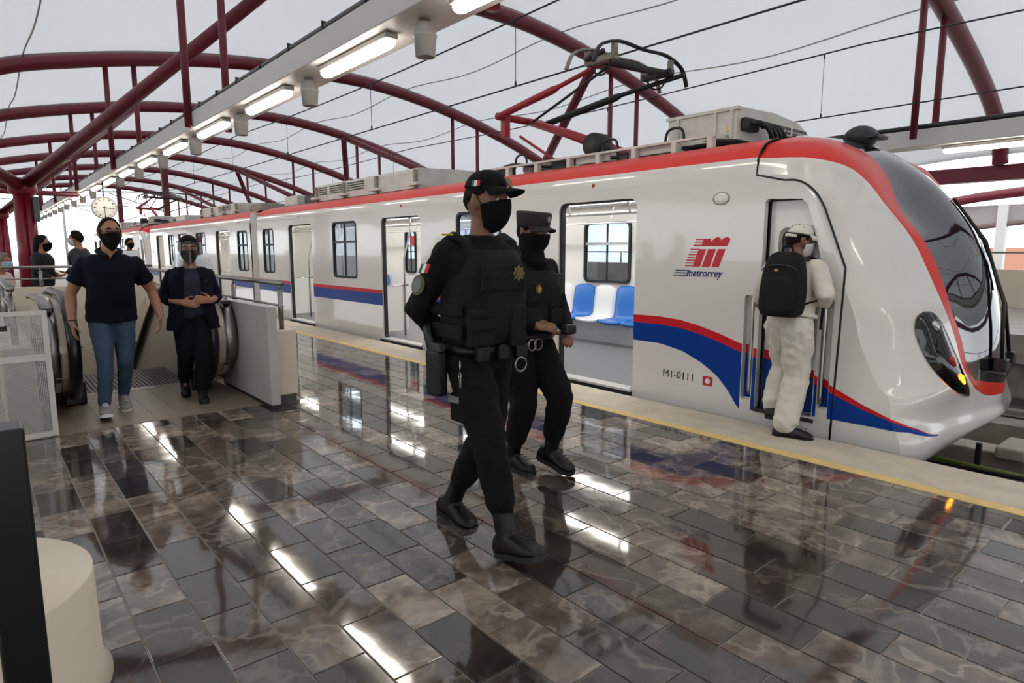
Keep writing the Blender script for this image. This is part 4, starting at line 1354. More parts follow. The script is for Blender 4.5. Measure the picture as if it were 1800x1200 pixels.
def railing(nm, lab, pts, z, zm, zb, n, r=.024):
    c = root(nm, pts[0], lab, 'railing', 'steel railings')
    a, b = V(pts[0]), V(pts[1])
    part('top_rail', MB().cyl(V((a.x, a.y, z)), V((b.x, b.y, z)), r, 12), 'steel_brushed', c)
    part('mid_rail', MB().cyl(V((a.x, a.y, zm)), V((b.x, b.y, zm)), .012, 8), 'steel_brushed', c)
    for i in range(n):
        p = a.lerp(b, (i + .04) / (n - .92)) if n > 1 else a
        part('post', MB().cyl((p.x, p.y, zb), (p.x, p.y, z - .06), .024, 10).cyl((p.x, p.y, z - .07), (p.x, p.y, z), .012, 8), 'steel_brushed', c)
    return c
railing('railing', 'steel railing on the low cream wall between escalator and train', [(-5.86, 2.16, .7), (-11.5, 2.16, .7)], 1.13, .92, .70, 5)
railing('railing', 'steel railing on the back wall in front of the waiting people', [(-11.6, 2.2, .9), (-11.6, -3.5, .9)], 1.19, 1.02, .90, 5, .02)
railing('railing', 'short steel railing behind the perforated screen at the left edge', [(-6.2, .2, .7), (-9.5, .2, .7)], 1.14, .98, .70, 3, .03)
sc = root('perforated_screen', (-5.95, -.3, 0), 'perforated grey metal screen panel at the left edge', 'screen panel')
part('sheet', MB().box(-5.953, -5.947, -1.6, .37, .03, .96), 'perforated_sheet', sc)
q = MB().plate([(-1.62, .01), (.395, .01), (.395, .98), (-1.62, .98)], [[(-1.58, .045), (.36, .045), (.36, .95), (-1.58, .95)]], lambda y, z: (-5.965, y, z), (.03, 0, 0)); part('screen_frame', q, 'wall_white', sc)
part('cross_bar', MB().box(-5.97, -5.94, -1.6, .36, .60, .65), 'wall_white', sc)
part('sign_patch', MB().box(-5.945, -5.944, .10, .15, .84, .88), 'print_black', sc)
# foreground: black post and cream bollard
post = root('barrier_post', (-1.19, .0, 0), 'black square steel post close to the camera at the lower left', 'post')
part('tube', MB().bbox(-1.22, -1.155, -.022, .036, 0, 1.172, .004), mat('post_black', '#0c0c0e', .3), post)
part('base_plate', MB().bbox(-1.28, -1.09, -.09, .10, 0, .012, .003), 'post_black', post)
ped = root('round_pedestal', (-2.4, -.05, 0), 'round cream pedestal behind the black post at the lower left', 'pedestal')
part('drum', MB().lathe((-2.48, -.2, 0), [(.435, .0), (.45, .015), (.425, .05), (.42, .395), (.415, .40), (.0, .40)], 64), 'cream', ped)
part('red_box', MB().bbox(-2.14, -1.98, -.26, -.008, .40, .69, .02), mat('box_red', '#b01824', .4), None, 'red box on the cream pedestal, partly hidden behind the black post', 'box')
# ================================================================== PEOPLE
mat('skin_tan', '#7f5640', .5, bump=.1, bscale=120)
mat('skin_fair', '#9d6c53', .5, bump=.1, bscale=120)
mat('hair_black', '#0b0807', .7, spec=.2, bump=.6, bscale=160)
mat('hair_grey', '#6d6259', .6, bump=.5, bscale=160)
mat('uniform_black', '#0b0a0b', .9, spec=.25, vary=.15, vscale=18, bump=.35, bscale=260)
mat('vest_black', '#111011', .85, spec=.3, vary=.12, vscale=25, bump=.4, bscale=300)
mat('boot_black', '#090909', .4, spec=.35, bump=.2, bscale=60)
mat('mask_black', '#0c0b0d', .9, spec=.2)
mat('polo_navy', '#090b1a', .9, spec=.2, vary=.1, vscale=20, bump=.3, bscale=240)
mat('jacket_navy', '#0a0c1b', .9, spec=.2, vary=.12, vscale=16, bump=.25, bscale=200)
mat('blouse_navy', '#11162e', .7, bump=.25, bscale=150)
mat('jeans', '#35475f', .85, vary=.25, vscale=9, bump=.35, bscale=320)
mat('trouser_dark', '#0f0d11', .9, spec=.2, vary=.1, vscale=18)
mat('sneaker_grey', '#8b8782', .7, vary=.25, vscale=60)
mat('sole_white', '#cfccc8', .5)
mat('overall_white', '#d6cfc2', .8, vary=.07, vscale=10, bump=.2, bscale=180)
mat('pack_black', '#0e0d0f', .8, spec=.3, vary=.1, vscale=20, bump=.3, bscale=240)
mat('cap_white', '#d9d4c8', .7)
mat('gold', '#a58a3c', .4, metal=.7)
mat('gold_dull', '#6f5f35', .5, metal=.4)
mat('patch_olive', '#5f5a32', .7)
mat('eye_white', '#d8d0c8', .2)
mat('iris', '#20140e', .15)
mat('flag_green', '#1d5a3c', .6); mat('flag_white', '#e5e0d8', .6); mat('flag_red', '#b3202c', .6)
mat('pink_shirt', '#d9bdb6', .8)
mat('mask_blue', '#8fb3c8', .7)
mat('mask_white', '#d8d8d6', .7)
mat('grey_jacket', '#2c2e33', .8)
mat('cloth_black', '#121214', .8)
mat('white_cloth', '#d9d9dc', .8)

fold_tex = bpy.data.textures.new('folds', 'CLOUDS')
fold_tex.noise_scale = .11
fold_tex.noise_depth = 1
wrinkle_tex = bpy.data.textures.new('wrinkles', 'CLOUDS')
wrinkle_tex.noise_scale = .045
wrinkle_tex.noise_depth = 2

def finish(o, vox, it=6, fold=0):
    r = o.modifiers.new('surface', 'REMESH'); r.mode = 'VOXEL'; r.voxel_size = vox; r.use_smooth_shade = True
    if fold:
        d = o.modifiers.new('folds', 'DISPLACE'); d.texture = fold_tex; d.strength = fold * .6; d.mid_level = .5
        d = o.modifiers.new('wrinkles', 'DISPLACE'); d.texture = wrinkle_tex; d.strength = fold * .55; d.mid_level = .5
    s_ = o.modifiers.new('relax', 'SMOOTH'); s_.factor = .5; s_.iterations = max(2, it - 1)
    return o
def proot(name, loc, yaw, label, group=None):
    o = root(name, loc, label, 'person', group)
    o.rotation_euler = (0, 0, yaw)
    ORG[o] = V((0, 0, 0))
    return o

def ering(c, fx, sy, hx, hy, n=22, e=2.4):
    out_ = []
    for j in range(n):
        a = 2 * PI * j / n
        ca, sa = math.cos(a), math.sin(a)
        out_.append(V(c) + fx * (math.copysign(abs(ca) ** (2 / e), ca) * hx) + sy * (math.copysign(abs(sa) ** (2 / e), sa) * hy))
    return out_
def torso(mb, J, spec, t0=0, t1=1, grow=0, e=2.4):
    P, N = V(J['pelvis']), V(J['neck'])
    s0 = (V(J['hipL']) - V(J['hipR'])).normalized(); s1 = (V(J['shL']) - V(J['shR'])).normalized()
    up = (N - P).normalized()
    rings = []
    for t, hx, hy, dx in spec:
        if t < t0 - 1e-6 or t > t1 + 1e-6: continue
        s_ = s0.lerp(s1, t).normalized()
        fx = s_.cross(up).normalized()
        rings.append(ering(P.lerp(N, t) + fx * dx, fx, s_, hx + grow, hy + grow, e=e))
    mb.loft(rings)
    return mb
MAN = [(0, .08, .11, 0), (.08, .11, .155, 0), (.2, .12, .17, -.005), (.34, .115, .165, .005), (.48, .112, .158, .01), (.62, .118, .168, .012), (.76, .122, .185, .01), (.85, .112, .19, 0), (.91, .09, .155, 0), (.955, .07, .11, 0), (1.0, .058, .07, 0)]
def scaled(spec, fx, fy): return [(t, a * fx, b * fy, d) for t, a, b, d in spec]

def hmat(c, yaw, pitch=0, roll=0, s=1):
    return Matrix.Translation(V(c)) @ Matrix.Rotation(yaw, 4, 'Z') @ Matrix.Rotation(pitch, 4, 'Y') @ Matrix.Rotation(roll, 4, 'X') @ Matrix.Scale(s, 4)
def hs(az, el, off=0):
    """head surface: +x face, +z up, origin mid-head"""
    x, y, z = math.cos(el) * math.cos(az), math.cos(el) * math.sin(az), math.sin(el)
    px = x * (.094 if x > 0 else .102)
    py = y * .076
    pz = z * .122
    if z < 0:
        t = -z
        py *= 1 - .30 * t
        if x < 0: px *= 1 - .35 * t
        else: px += .012 * t * x
    else:
        px *= 1 - .03 * z
    d = V((x / .094, y / .076, z / .122)).normalized()
    return V((px, py, pz)) + d * off
def head_mesh(mb, M, face=True):
    rings = []
    for i in range(1, 16):
        el = -PI / 2 + PI * i / 16
        rings.append([M @ hs(2 * PI * j / 24, el) for j in range(24)])
    mb.loft(rings)
    if face:
        mb.tube([M @ V(p) for p in ((.088, 0, .022), (.101, 0, -.006), (.108, 0, -.026), (.094, 0, -.036))], [.009, .011, .015, .010], 8, rnd=True)
        mb.tube([M @ V(p) for p in ((.083, .045, .031), (.094, .02, .036), (.095, 0, .031), (.094, -.02, .036), (.083, -.045, .031))], .009, 8, rnd=True)
        for s_ in (-1, 1):
            mb.tube([M @ V((-.004, s_ * .078, .022)), M @ V((-.012, s_ * .084, .03)), M @ V((-.016, s_ * .082, .0)), M @ V((-.004, s_ * .077, -.03))], [(.006, .012), (.007, .018), (.007, .016), (.006, .010)], 8, rnd=True)
    return mb
def patch(M, az0, az1, el0, el1, off, na=16, ne=10, shape=None):
    q = MB(); vs = []; fs = []
    for i in range(ne + 1):
        for j in range(na + 1):
            u = j / na * 2 - 1; v = i / ne
            az = az0 + (az1 - az0) * j / na
            el = el0 + (el1 - el0) * v
            if shape: az, el, o_ = shape(u, v, az, el, off)
            else: o_ = off
            vs.append(M @ hs(az, el, o_))
    for i in range(ne):
        for j in range(na):
            a = i * (na + 1) + j
            fs.append((a, a + 1, a + na + 2, a + na + 1))
    return q.add(vs, fs, True)
def thick(o, t):
    m_ = o.modifiers.new('thickness', 'SOLIDIFY'); m_.thickness = t; m_.offset = 1
    return o
def eyes(P, M, brow='hair_black'):
    for s_ in (-1, 1):
        e_ = part('eye', MB().sphere(M @ V((.079, s_ * .031, .012)), .0125, 8), 'eye_white', P)
        part('iris', MB().sphere(M @ V((.0875, s_ * .031, .012)), .0058, 6), 'iris', e_)
        part('eyelid', MB().tube([M @ V((.082, s_ * .046, .014)), M @ V((.091, s_ * .031, .0215)), M @ V((.087, s_ * .016, .014))], .0035, 6, rnd=True), P.get('skin', 'skin_tan'), e_)
        part('eyebrow', MB().tube([M @ V((.083, s_ * .052, .033)), M @ V((.0965, s_ * .03, .044)), M @ V((.1, s_ * .014, .038))], [(.004, .003), (.006, .004), (.005, .004)], 6, rnd=True), brow, P)
def face_mask(P, M, m, drop=0):
    def sh(u, v, az, el, off):
        el2 = math.radians(-76) + (math.radians(5 - 12 * abs(u) ** 1.5) - math.radians(-76)) * v
        puff = .009 + .026 * math.exp(-(u * 2.8) ** 2) * math.sin(PI * min(1, v * .62 + .12)) ** .8
        return az, el2, puff
    k = part('face_mask', patch(M, math.radians(-78), math.radians(78), 0, 1, .01, 18, 12, sh), m, P)
    thick(k, .003)
    for s_ in (-1, 1):
        part('ear_loop', MB().tube([M @ hs(s_ * math.radians(76), math.radians(-6), .008), M @ hs(s_ * math.radians(92), math.radians(16), .012), M @ hs(s_ * math.radians(104), math.radians(8), .01)], .002, 6), m, k)
    return k
def hair_cap(P, M, m, front=58, side=12, back=-30, off=.008, nm='hair'):
    def sh(u, v, az, el, o_):
        a = abs(u)
        k_ = min(1, max(0, (a - .24) / .2)); k_ = k_ * k_ * (3 - 2 * k_)
        low = front - 8 * (a / .24) ** 2 * (a < .24) - 8 * (a >= .24) + (side - front + 8) * k_ if a < .45 else side + (back - side) * ((a - .45) / .55)
        el2 = math.radians(low) + (math.radians(89.5) - math.radians(low)) * v
        return az, el2, o_ * min(1, v * 6 + .35)
    k = part(nm, patch(M, -PI, PI, 0, 1, off, 36, 10, sh), m, P)
    thick(k, .006)
    return k

def hand(mb, w, d, pn, curl=.35, side=1, spread=.06, s=1.0):
    """w wrist, d pointing direction, pn palm normal; side +1: thumb on +(d x pn)"""
    d = V(d).normalized(); pn = V(pn); pn = (pn - d * pn.dot(d)).normalized()
    l = d.cross(pn).normalized() * side
    w = V(w)
    mb.tube([w - d * .02, w + d * .03 * s, w + d * .085 * s], [(.018, .024), (.016, .036), (.013, .040)], 10, rnd=True, ref=tuple(pn))
    for i, (ln, o_) in enumerate(((.072, .031), (.082, .0105), (.077, -.0105), (.06, -.030))):
        p = w + d * (.088 - .006 * (i == 3)) * s + l * o_ * s
        dd = (d + l * spread * (1.2 - i * .8)).normalized()
        pts = [p - dd * .012, p]
        a = curl * .5
        for seg in (.45, .32, .23):
            v_ = (dd * math.cos(a) + pn * math.sin(a)).normalized()
            p = p + v_ * ln * seg * s
            pts.append(p)
            a += curl
        mb.tube(pts, [.0095 * s, .0095 * s, .009 * s, .0085 * s, .007 * s], 8, rnd=True)
    p = w + d * .022 * s + l * .03 * s
    pts = [p - l * .012, p]
    v_ = (d * .62 + l * .62 + pn * .3).normalized()
    for seg in (.032, .03, .024):
        p = p + v_ * seg * s
        pts.append(p)
        v_ = (v_ + d * .35 + pn * curl * .4 - l * .15).normalized()
    mb.tube(pts, [.013 * s, .0125 * s, .0105 * s, .0095 * s, .0075 * s], 8, rnd=True)
def arm(mb, sh, el, wr, r=(.056, .05, .043, .041, .029), g=0):
    sh, el, wr = V(sh), V(el), V(wr)
    mb.tube([sh, sh.lerp(el, .5), el, el.lerp(wr, .35), wr], [q + g for q in r], 14, rnd=True)
def leg(mb, hp, kn, an, r=(.098, .082, .06, .057, .04), g=0, end=1.0):
    hp, kn, an = V(hp), V(kn), V(an)
    e_ = kn.lerp(an, end)
    mb.tube([hp, hp.lerp(kn, .5), kn, kn.lerp(an, .35 * end), e_], [q + g for q in r], 16, rnd=True)
def shoe_mesh(an, toe_dir, pitch, L=.29, Wd=.052, shaft=.14, sr=.052):
    """closed boot/shoe volume around the ankle; foot frame from heading and pitch"""
    an = V(an)
    f = V((toe_dir[0], toe_dir[1], 0)).normalized()
    sd = V((-f.y, f.x, 0))
    up = V((0, 0, 1))
    f2 = (f * math.cos(pitch) + up * math.sin(pitch)); u2 = (up * math.cos(pitch) - f * math.sin(pitch))
    b = an - u2 * .085
    mb = MB()
    rows = []
    for t, h, wd in ((-.30, .03, .5), (-.285, .055, .75), (-.22, .09, .9), (-.05, .105, .92), (.12, .095, .86), (.32, .072, .98), (.5, .056, 1.08), (.62, .045, .95), (.69, .033, .6), (.705, .02, .3)):
        c = b + f2 * (t * L)
        ring = []
        for j in range(14):
            a = 2 * PI * j / 14
            y = math.cos(a); z = math.sin(a)
            zz = h * (.5 + .5 * z) if z > 0 else h * .5 * (1 + max(z * 1.6, -1))
            ring.append(c + sd * (math.copysign(abs(y) ** .75, y) * Wd * wd) + u2 * (zz - .0))
        rows.append(ring)
    mb.loft(rows)
    sole = MB()
    outl = [(-.31, 0), (-.29, .6), (-.2, .84), (.0, .84), (.2, .84), (.42, 1.06), (.58, 1.02), (.68, .72), (.72, 0)]
    poly = outl + [(x, -y) for x, y in reversed(outl[1:-1])]
    sole.plate(poly, [], lambda x, y: b + f2 * (x * L) + sd * (y * Wd * 1.03) - u2 * .018, u2 * .026)
    return mb, sole, (b, f2, sd, u2)
def boots(P, J, nm, m, shaft, pitchL=0, pitchR=0, sole_m='rubber', L=.29, dirs=None, Wd=.05):
    for k, pt in (('L', pitchL), ('R', pitchR)):
        d = (dirs or {}).get(k, (1, 0))
        mb, sole, fr_ = shoe_mesh(J['an' + k], d, pt, L, Wd)
        an, kn = V(J['an' + k]), V(J['kn' + k])
        up = (kn - an).normalized()
        if shaft: mb.tube([an - V((0, 0, .03)), an + up * shaft * .5, an + up * shaft], [.05, .05, .058], 14)
        else: mb.tube([an - V((0, 0, .04)), an + up * .01], [.045, .045], 14)
        s_ = finish(part(nm, mb, m, P), .008, 5)
        part('sole', sole, sole_m, s_)
        b, f2, sd, u2 = fr_
        for i in range(4):
            c = b + f2 * (.06 + .03 * i) + u2 * (.098 - .008 * i)
            part('lace', MB().tube([c - sd * .022, c + u2 * .006, c + sd * .022], .003, 6), 'rubber' if sole_m == 'rubber' else 'sole_white', s_)

def base_body(P, J, M, skin, spec=MAN, vox=.0085, hands=True, face=True, armr=(.054, .048, .041, .040, .028)):
    P['skin'] = skin
    mb = MB()
    torso(mb, J, spec)
    nk, hc = V(J['neck']), M @ V((-.015, 0, -.05))
    mb.tube([nk - V((0, 0, .05)), nk, hc], [.06, .057, .054], 14)
    head_mesh(mb, M, face)
    for k, sd in (('L', 1), ('R', -1)):
        arm(mb, J['sh' + k], J['el' + k], J['wr' + k], armr)
        leg(mb, J['hip' + k], J['kn' + k], J['an' + k], (.082, .068, .05, .046, .034))
        h = J.get('hand' + k)
        if h: hand(mb, J['wr' + k], h[0], h[1], h[2], h[3])
        f = V((J.get('foot' + k, (1, 0))[0], J.get('foot' + k, (1, 0))[1], 0))
        a = V(J['an' + k])
        mb.tube([a - V((0, 0, .02)), a + f * .04 - V((0, 0, .045)), a + f * .08 - V((0, 0, .05))], [.03, .022, .016], 10, rnd=True)
    b_ = finish(part('body', mb, skin, P), vox, 3)
    del P['skin']
    return b_
def trousers(P, J, m, spec, g=.02, end=.9, rr=(.1, .086, .068, .066, .056), fold=.02, top=.3, vox=.011, nm='trousers'):
    mb = MB()
    torso(mb, J, spec, 0, top, .012)
    for k in 'LR':
        leg(mb, J['hip' + k], J['kn' + k], J['an' + k], rr, g - .012, end)
    return finish(part(nm, mb, m, P), vox, 5, fold)
def top_garment(P, J, m, spec, nm='shirt', t0=.12, grow=.012, sleeve=1.0, rr=(.066, .06, .054, .05, .042), fold=.015, vox=.011, ttop=.96):
    mb = MB()
    torso(mb, J, spec, t0, ttop, grow)
    for k in 'LR':
        sh, el, wr = V(J['sh' + k]), V(J['el' + k]), V(J['wr' + k])
        if sleeve >= 1:
            e_ = el.lerp(wr, sleeve - 1 if sleeve < 2 else 1)
            mb.tube([sh, sh.lerp(el, .5), el, el.lerp(e_, .5), e_], list(rr), 14, rnd=False)
        else:
            mb.tube([sh, sh.lerp(el, sleeve * .6), sh.lerp(el, sleeve)], [rr[0], rr[0] + .004, rr[0] + .008], 14)
        mb.sphere(sh, rr[0] * 1.08, 8)
    return finish(part(nm, mb, m, P), vox, 5, fold)
def sym(J):
    return J

# ------------------------------------------------------------------ officer in front
def star(c, ax, ay, n, r0, r1):
    return [V(c) + ax * ((r0 if i % 2 else r1) * math.cos(PI * i / n)) + ay * ((r0 if i % 2 else r1) * math.sin(PI * i / n)) for i in range(2 * n)]
def flat_badge(P, nm, pts, nrm, m, th=.004, lab=None):
    mb = MB(); n = len(pts); nrm = V(nrm).normalized()
    mb.add([p for p in pts] + [p + nrm * th for p in pts], [tuple(range(n))[::-1], tuple(range(n, 2 * n))] + [(i, (i + 1) % n, n + (i + 1) % n, n + i) for i in range(n)])
    return part(nm, mb, m, P, label=lab)
def disc(c, nrm, r, m, P, nm, th=.005, lab=None, up=(0, 0, 1), rv=1.15):
    nrm = V(nrm).normalized(); ay = (V(up) - nrm * V(up).dot(nrm)).normalized(); ax = ay.cross(nrm)
    return flat_badge(P, nm, [V(c) + ax * (r * math.cos(2 * PI * i / 20)) + ay * (r * rv * math.sin(2 * PI * i / 20)) for i in range(20)], nrm, m, th, lab)
def quadpatch(c, nrm, w_, h_, m, P, nm, th=.004, up=(0, 0, 1), lab=None):
    nrm = V(nrm).normalized(); ay = (V(up) - nrm * V(up).dot(nrm)).normalized(); ax = ay.cross(nrm)
    c = V(c)
    return flat_badge(P, nm, [c - ax * w_ / 2 - ay * h_ / 2, c + ax * w_ / 2 - ay * h_ / 2, c + ax * w_ / 2 + ay * h_ / 2, c - ax * w_ / 2 + ay * h_ / 2], nrm, m, th, lab)
def bx(c, fx, sy, up, hx, hy, hz, b=.012):
    mb = MB().bbox(-hx, hx, -hy, hy, -hz, hz, b)
    M3 = Matrix((fx, sy, up)).transposed().to_4x4()
    return mb.xf(Matrix.Translation(V(c)) @ M3)
X_, Y_, Z_ = V((1, 0, 0)), V((0, 1, 0)), V((0, 0, 1))

def ball_cap(P, M, m, off=.014, brim=.085, flat=False):
    if not flat:
        def sh(u, v, az, el, o_):
            low = math.radians(27)
            el2 = low + (math.radians(89.5) - low) * v
            return az, el2, off + .012 * math.sin(PI * min(1, v * 1.1)) * (1.2 if abs(u) < .5 else .6)
        c = part('cap', patch(M, -PI, PI, 0, 1, off, 40, 12, sh), m, P)
        thick(c, .003)
        z0 = .06
    else:
        mb = MB(); rings = []
        for z, a, o_ in ((.035, 0, .010), (.05, 0, .012), (.08, 0, .016), (.118, 0, .020), (.128, 0, .012), (.131, 0, -.03)):
            rings.append([M @ V((math.cos(2 * PI * j / 32) * (.098 + o_), math.sin(2 * PI * j / 32) * (.08 + o_), z)) for j in range(32)])
        mb.loft(rings)
        c = part('cap', mb, m, P)
        z0 = .042
    vs, fs = [], []
    n = 16
    for i in range(n + 1):
        a = math.radians(-72 + 144 * i / n)
        r0 = V((math.cos(a) * (.094 + off), math.sin(a) * (.076 + off), z0))
        ext = brim * (math.cos(a) ** .6 if math.cos(a) > 0 else 0)
        for k, t in enumerate((0, .5, 1)):
            vs.append(M @ (r0 + V((ext * t, 0, -.012 * t - .05 * t * (math.sin(a) ** 2) * .6))))
    for i in range(n):
        for k in range(2):
            b = i * 3 + k
            fs.append((b, b + 3, b + 4, b + 1))
    thick(part('cap_brim', MB().add(vs, fs, True), m, c), .005)
    return c

def officer_gear(P, J, M, tall=True):
    pass

P1 = proot('person', (-2.46, 1.865, 0), 0, 'officer in black vest and baseball cap walking in front, hands behind back')
J1 = dict(pelvis=(.0, 0, .87), neck=(.02, 0, 1.50), shR=(-.01, -.175, 1.405), shL=(-.01, .175, 1.405), hipR=(.01, -.088, .93), hipL=(-.01, .088, .93),
          elR=(-.16, -.255, 1.15), elL=(-.16, .255, 1.15), wrR=(-.20, -.07, .99), wrL=(-.20, .08, 1.01),
          knR=(.20, -.10, .53), anR=(.33, -.10, .14), knL=(-.02, .05, .50), anL=(-.27, .0, .10),
          handR=((0, .9, -.3), (-1, 0, 0), .5, 1), handL=((0, -.9, -.3), (-1, 0, 0), .5, -1))
M1 = hmat((.055, .0, 1.655), math.radians(20), math.radians(2), 0, 1.03)
SP1 = scaled(MAN, 1.05, 1.05)
base_body(P1, J1, M1, 'skin_tan', SP1)
eyes(P1, M1)
face_mask(P1, M1, 'mask_black')
hair_cap(P1, M1, 'hair_black', 50, 12, -20, .004)
cp = ball_cap(P1, M1, 'uniform_black')
disc(M1 @ V((.118, 0, .082)), M1.to_3x3() @ V((1, 0, .45)), .022, 'gold_dull', cp, 'cap_badge', .006)
for i, mm in enumerate(('flag_green', 'flag_white', 'flag_red')):
    quadpatch(M1 @ V((.0 + .014 * (i - 1) + .012, -.104, .072)), M1.to_3x3() @ V((.08, -1, .35)), .014, .028, mm, cp, 'cap_flag')
top_garment(P1, J1, 'uniform_black', SP1, 'shirt', .2, .014, 2, (.075, .068, .062, .056, .046), .018, .011, 1.0)
trousers(P1, J1, 'uniform_black', SP1, .022, .66, (.1, .092, .076, .072, .058), .03)
boots(P1, J1, 'boot', 'boot_black', .26, math.radians(-5), math.radians(16), 'rubber', .30, None, .053)
# armoured vest
mb = MB(); torso(mb, J1, [(.20, .135, .175, .01), (.3, .15, .192, .015), (.45, .153, .194, .02), (.6, .155, .194, .02), (.72, .153, .188, .02), (.84, .135, .17, .01), (.9, .112, .15, .0)], 0, 1, .008, 3.0)
for s_ in (-1, 1):
    mb.tube([(.10, s_ * .11, 1.36), (.07, s_ * .125, 1.465), (.0, s_ * .13, 1.49), (-.08, s_ * .125, 1.46), (-.11, s_ * .11, 1.36)], (.022, .045), 10, ref=(0, 0, 1))
vest = finish(part('vest', mb, 'vest_black', P1), .010, 4, .006)
part('vest_pocket', bx((.168, -.12, 1.08), X_, Y_, Z_, .022, .07, .085), 'vest_black', vest)
part('vest_pocket', bx((.175, .09, 1.08), X_, Y_, Z_, .018, .05, .10), 'vest_black', vest)
part('vest_panel', bx((.176, .0, 1.31), X_, Y_, Z_, .012, .135, .055, .006), 'vest_black', vest)
part('vest_strap', bx((.188, .0, 1.25), X_, Y_, Z_, .008, .16, .008, .003), 'uniform_black', vest)
for z in (1.07, 1.13): part('vest_strap', bx((.191, -.12, z), X_, Y_, Z_, .003, .065, .008, .002), 'uniform_black', vest)
part('side_strap', bx((.02, -.205, 1.06), X_, Y_, Z_, .12, .012, .035), 'vest_black', vest)
part('side_strap', bx((.02, -.205, 1.16), X_, Y_, Z_, .12, .012, .03), 'vest_black', vest)
flat_badge(vest, 'star_badge', star(V((.190, .085, 1.325)), Y_, Z_, 8, .026, .04), X_, 'gold_dull', .005, 'dull gold star badge')
disc((.196, .085, 1.325), X_, .018, 'patch_olive', vest, 'badge_centre', .004)
# belt, holster, keys, cuffs
mb = MB(); torso(mb, J1, [(.12, .128, .182, 0), (.19, .128, .182, 0)], 0, 1, .014, 2.6)
belt = part('belt', mb, 'boot_black', P1)
for y in (-.10, .02, .13): part('belt_pouch', bx((.15, y, .955), X_, Y_, Z_, .022, .035, .04), 'boot_black', belt)
part('belt_ring', MB().tube([(.168, .12 + .035 * math.cos(a * PI / 8), .885 + .035 * math.sin(a * PI / 8)) for a in range(17)], .005, 6), 'steel_brushed', belt, label='handcuff ring')
hol = part('holster', bx((-.03, -.235, .86), X_, Y_, Z_, .055, .03, .11, .015), 'boot_black', P1)
part('pistol_grip', MB().tube([(-.04, -.245, .95), (-.09, -.245, 1.06)], [(.034, .018), (.03, .018)], 10, rnd=True), 'boot_black', hol)
part('pistol_slide', bx((-.01, -.245, .985), X_, Y_, Z_, .045, .016, .02, .005), 'dark_metal', hol)
key = part('key_bunch', MB().tube([(.10, -.19, .93), (.105, -.195, .87)], .004, 6).tube([(.105 + .011 * math.cos(a * PI / 6), -.196, .86 + .011 * math.sin(a * PI / 6)) for a in range(13)], .0035, 6).box(.10, .112, -.198, -.193, .80, .85), 'steel', P1)
quadpatch((.06, -.198, .74), (.1, -1, .1), .075, .03, mat('tag_grey', '#6d6c6c', .5), P1, 'pocket_tag', .006)
part('thigh_pocket', bx((.08, -.178, .70), X_, Y_, Z_, .065, .018, .07, .015), 'uniform_black', P1)
# sleeve insignia on the right upper arm
an = V((-.25, -1, .25))
disc((-.09, -.285, 1.27), (.15, -1, .22), .042, 'patch_olive', P1, 'sleeve_badge', .008, 'olive and gold round sleeve badge')
disc((-.089, -.294, 1.271), (.15, -1, .22), .030, mat('badge_grey', '#6a6f70', .6), P1, 'badge_centre', .004)
for i, mm in enumerate(('flag_green', 'flag_white', 'flag_red')):
    quadpatch((-.085 + .024 * i, -.268, 1.345), (.1, -1, .5), .024, .045, mm, P1, 'sleeve_flag', .006)
for i in range(2):
    flat_badge(P1, 'shoulder_star', star(V((-.01 + .045 * i, -.19, 1.498)), X_, Y_, 5, .007, .015), Z_, 'gold', .008)

# ------------------------------------------------------------------ second officer
P2 = proot('person', (-3.0, 2.64, 0), 0, 'officer in black gear with square cap and neck gaiter walking behind the first')
J2 = dict(pelvis=(0, 0, .81), neck=(.02, 0, 1.395), shR=(.0, -.175, 1.31), shL=(.0, .175, 1.31), hipR=(0, -.085, .87), hipL=(0, .085, .87),
          elR=(-.04, -.27, 1.06), elL=(.0, .29, 1.08), wrR=(.18, -.08, .98), wrL=(.20, .17, .93),
          knL=(.19, .13, .50), anL=(.09, .14, .15), knR=(.03, -.04, .46), anR=(-.12, -.01, .10),
          handR=((.5, .8, -.1), (-.5, .3, -.6), .6, 1), handL=((.7, -.5, -.3), (-.3, -.5, -.7), .6, -1))
M2 = hmat((.06, .0, 1.535), math.radians(8), math.radians(6))
SP2 = scaled(MAN, 1.0, 1.0)
base_body(P2, J2, M2, 'skin_tan', SP2)
eyes(P2, M2)
gm = MB(); rings = []
for z, f in ((-.19, 1.2), (-.15, 1.0), (-.10, .86), (-.06, .98), (-.02, 1.06), (.002, 1.05)):
    rings.append([M2 @ V((math.cos(2 * PI * j / 28) * (.098 if math.cos(2 * PI * j / 28) > 0 else .09) * f + (.012 if z > -.1 else -.005), math.sin(2 * PI * j / 28) * .082 * f, z)) for j in range(28)])
gm.loft(rings, caps=False)
thick(part('neck_gaiter', gm, 'mask_black', P2), .004)
hair_cap(P2, M2, 'hair_black', 46, 8, -25, .004)
cp2 = ball_cap(P2, M2, mat('cap_brown_black', '#231d1c', .8), .012, .06, True)
disc(M2 @ V((.117, 0, .09)), M2.to_3x3() @ V((1, 0, .1)), .016, 'tag_grey', cp2, 'cap_badge', .005)
top_garment(P2, J2, 'uniform_black', SP2, 'shirt', .2, .012, 2, (.072, .066, .06, .055, .046))
trousers(P2, J2, 'uniform_black', SP2, .024, .68, (.098, .09, .077, .072, .058), .03)
boots(P2, J2, 'boot', 'boot_black', .22, math.radians(-10), 0, 'rubber', .29, dict(L=(1, .1), R=(1, 0)))
mb = MB(); torso(mb, J2, [(.28, .13, .168, .01), (.45, .138, .178, .015), (.62, .142, .18, .02), (.76, .138, .172, .015), (.86, .12, .155, .0)], 0, 1, .008, 3.0)
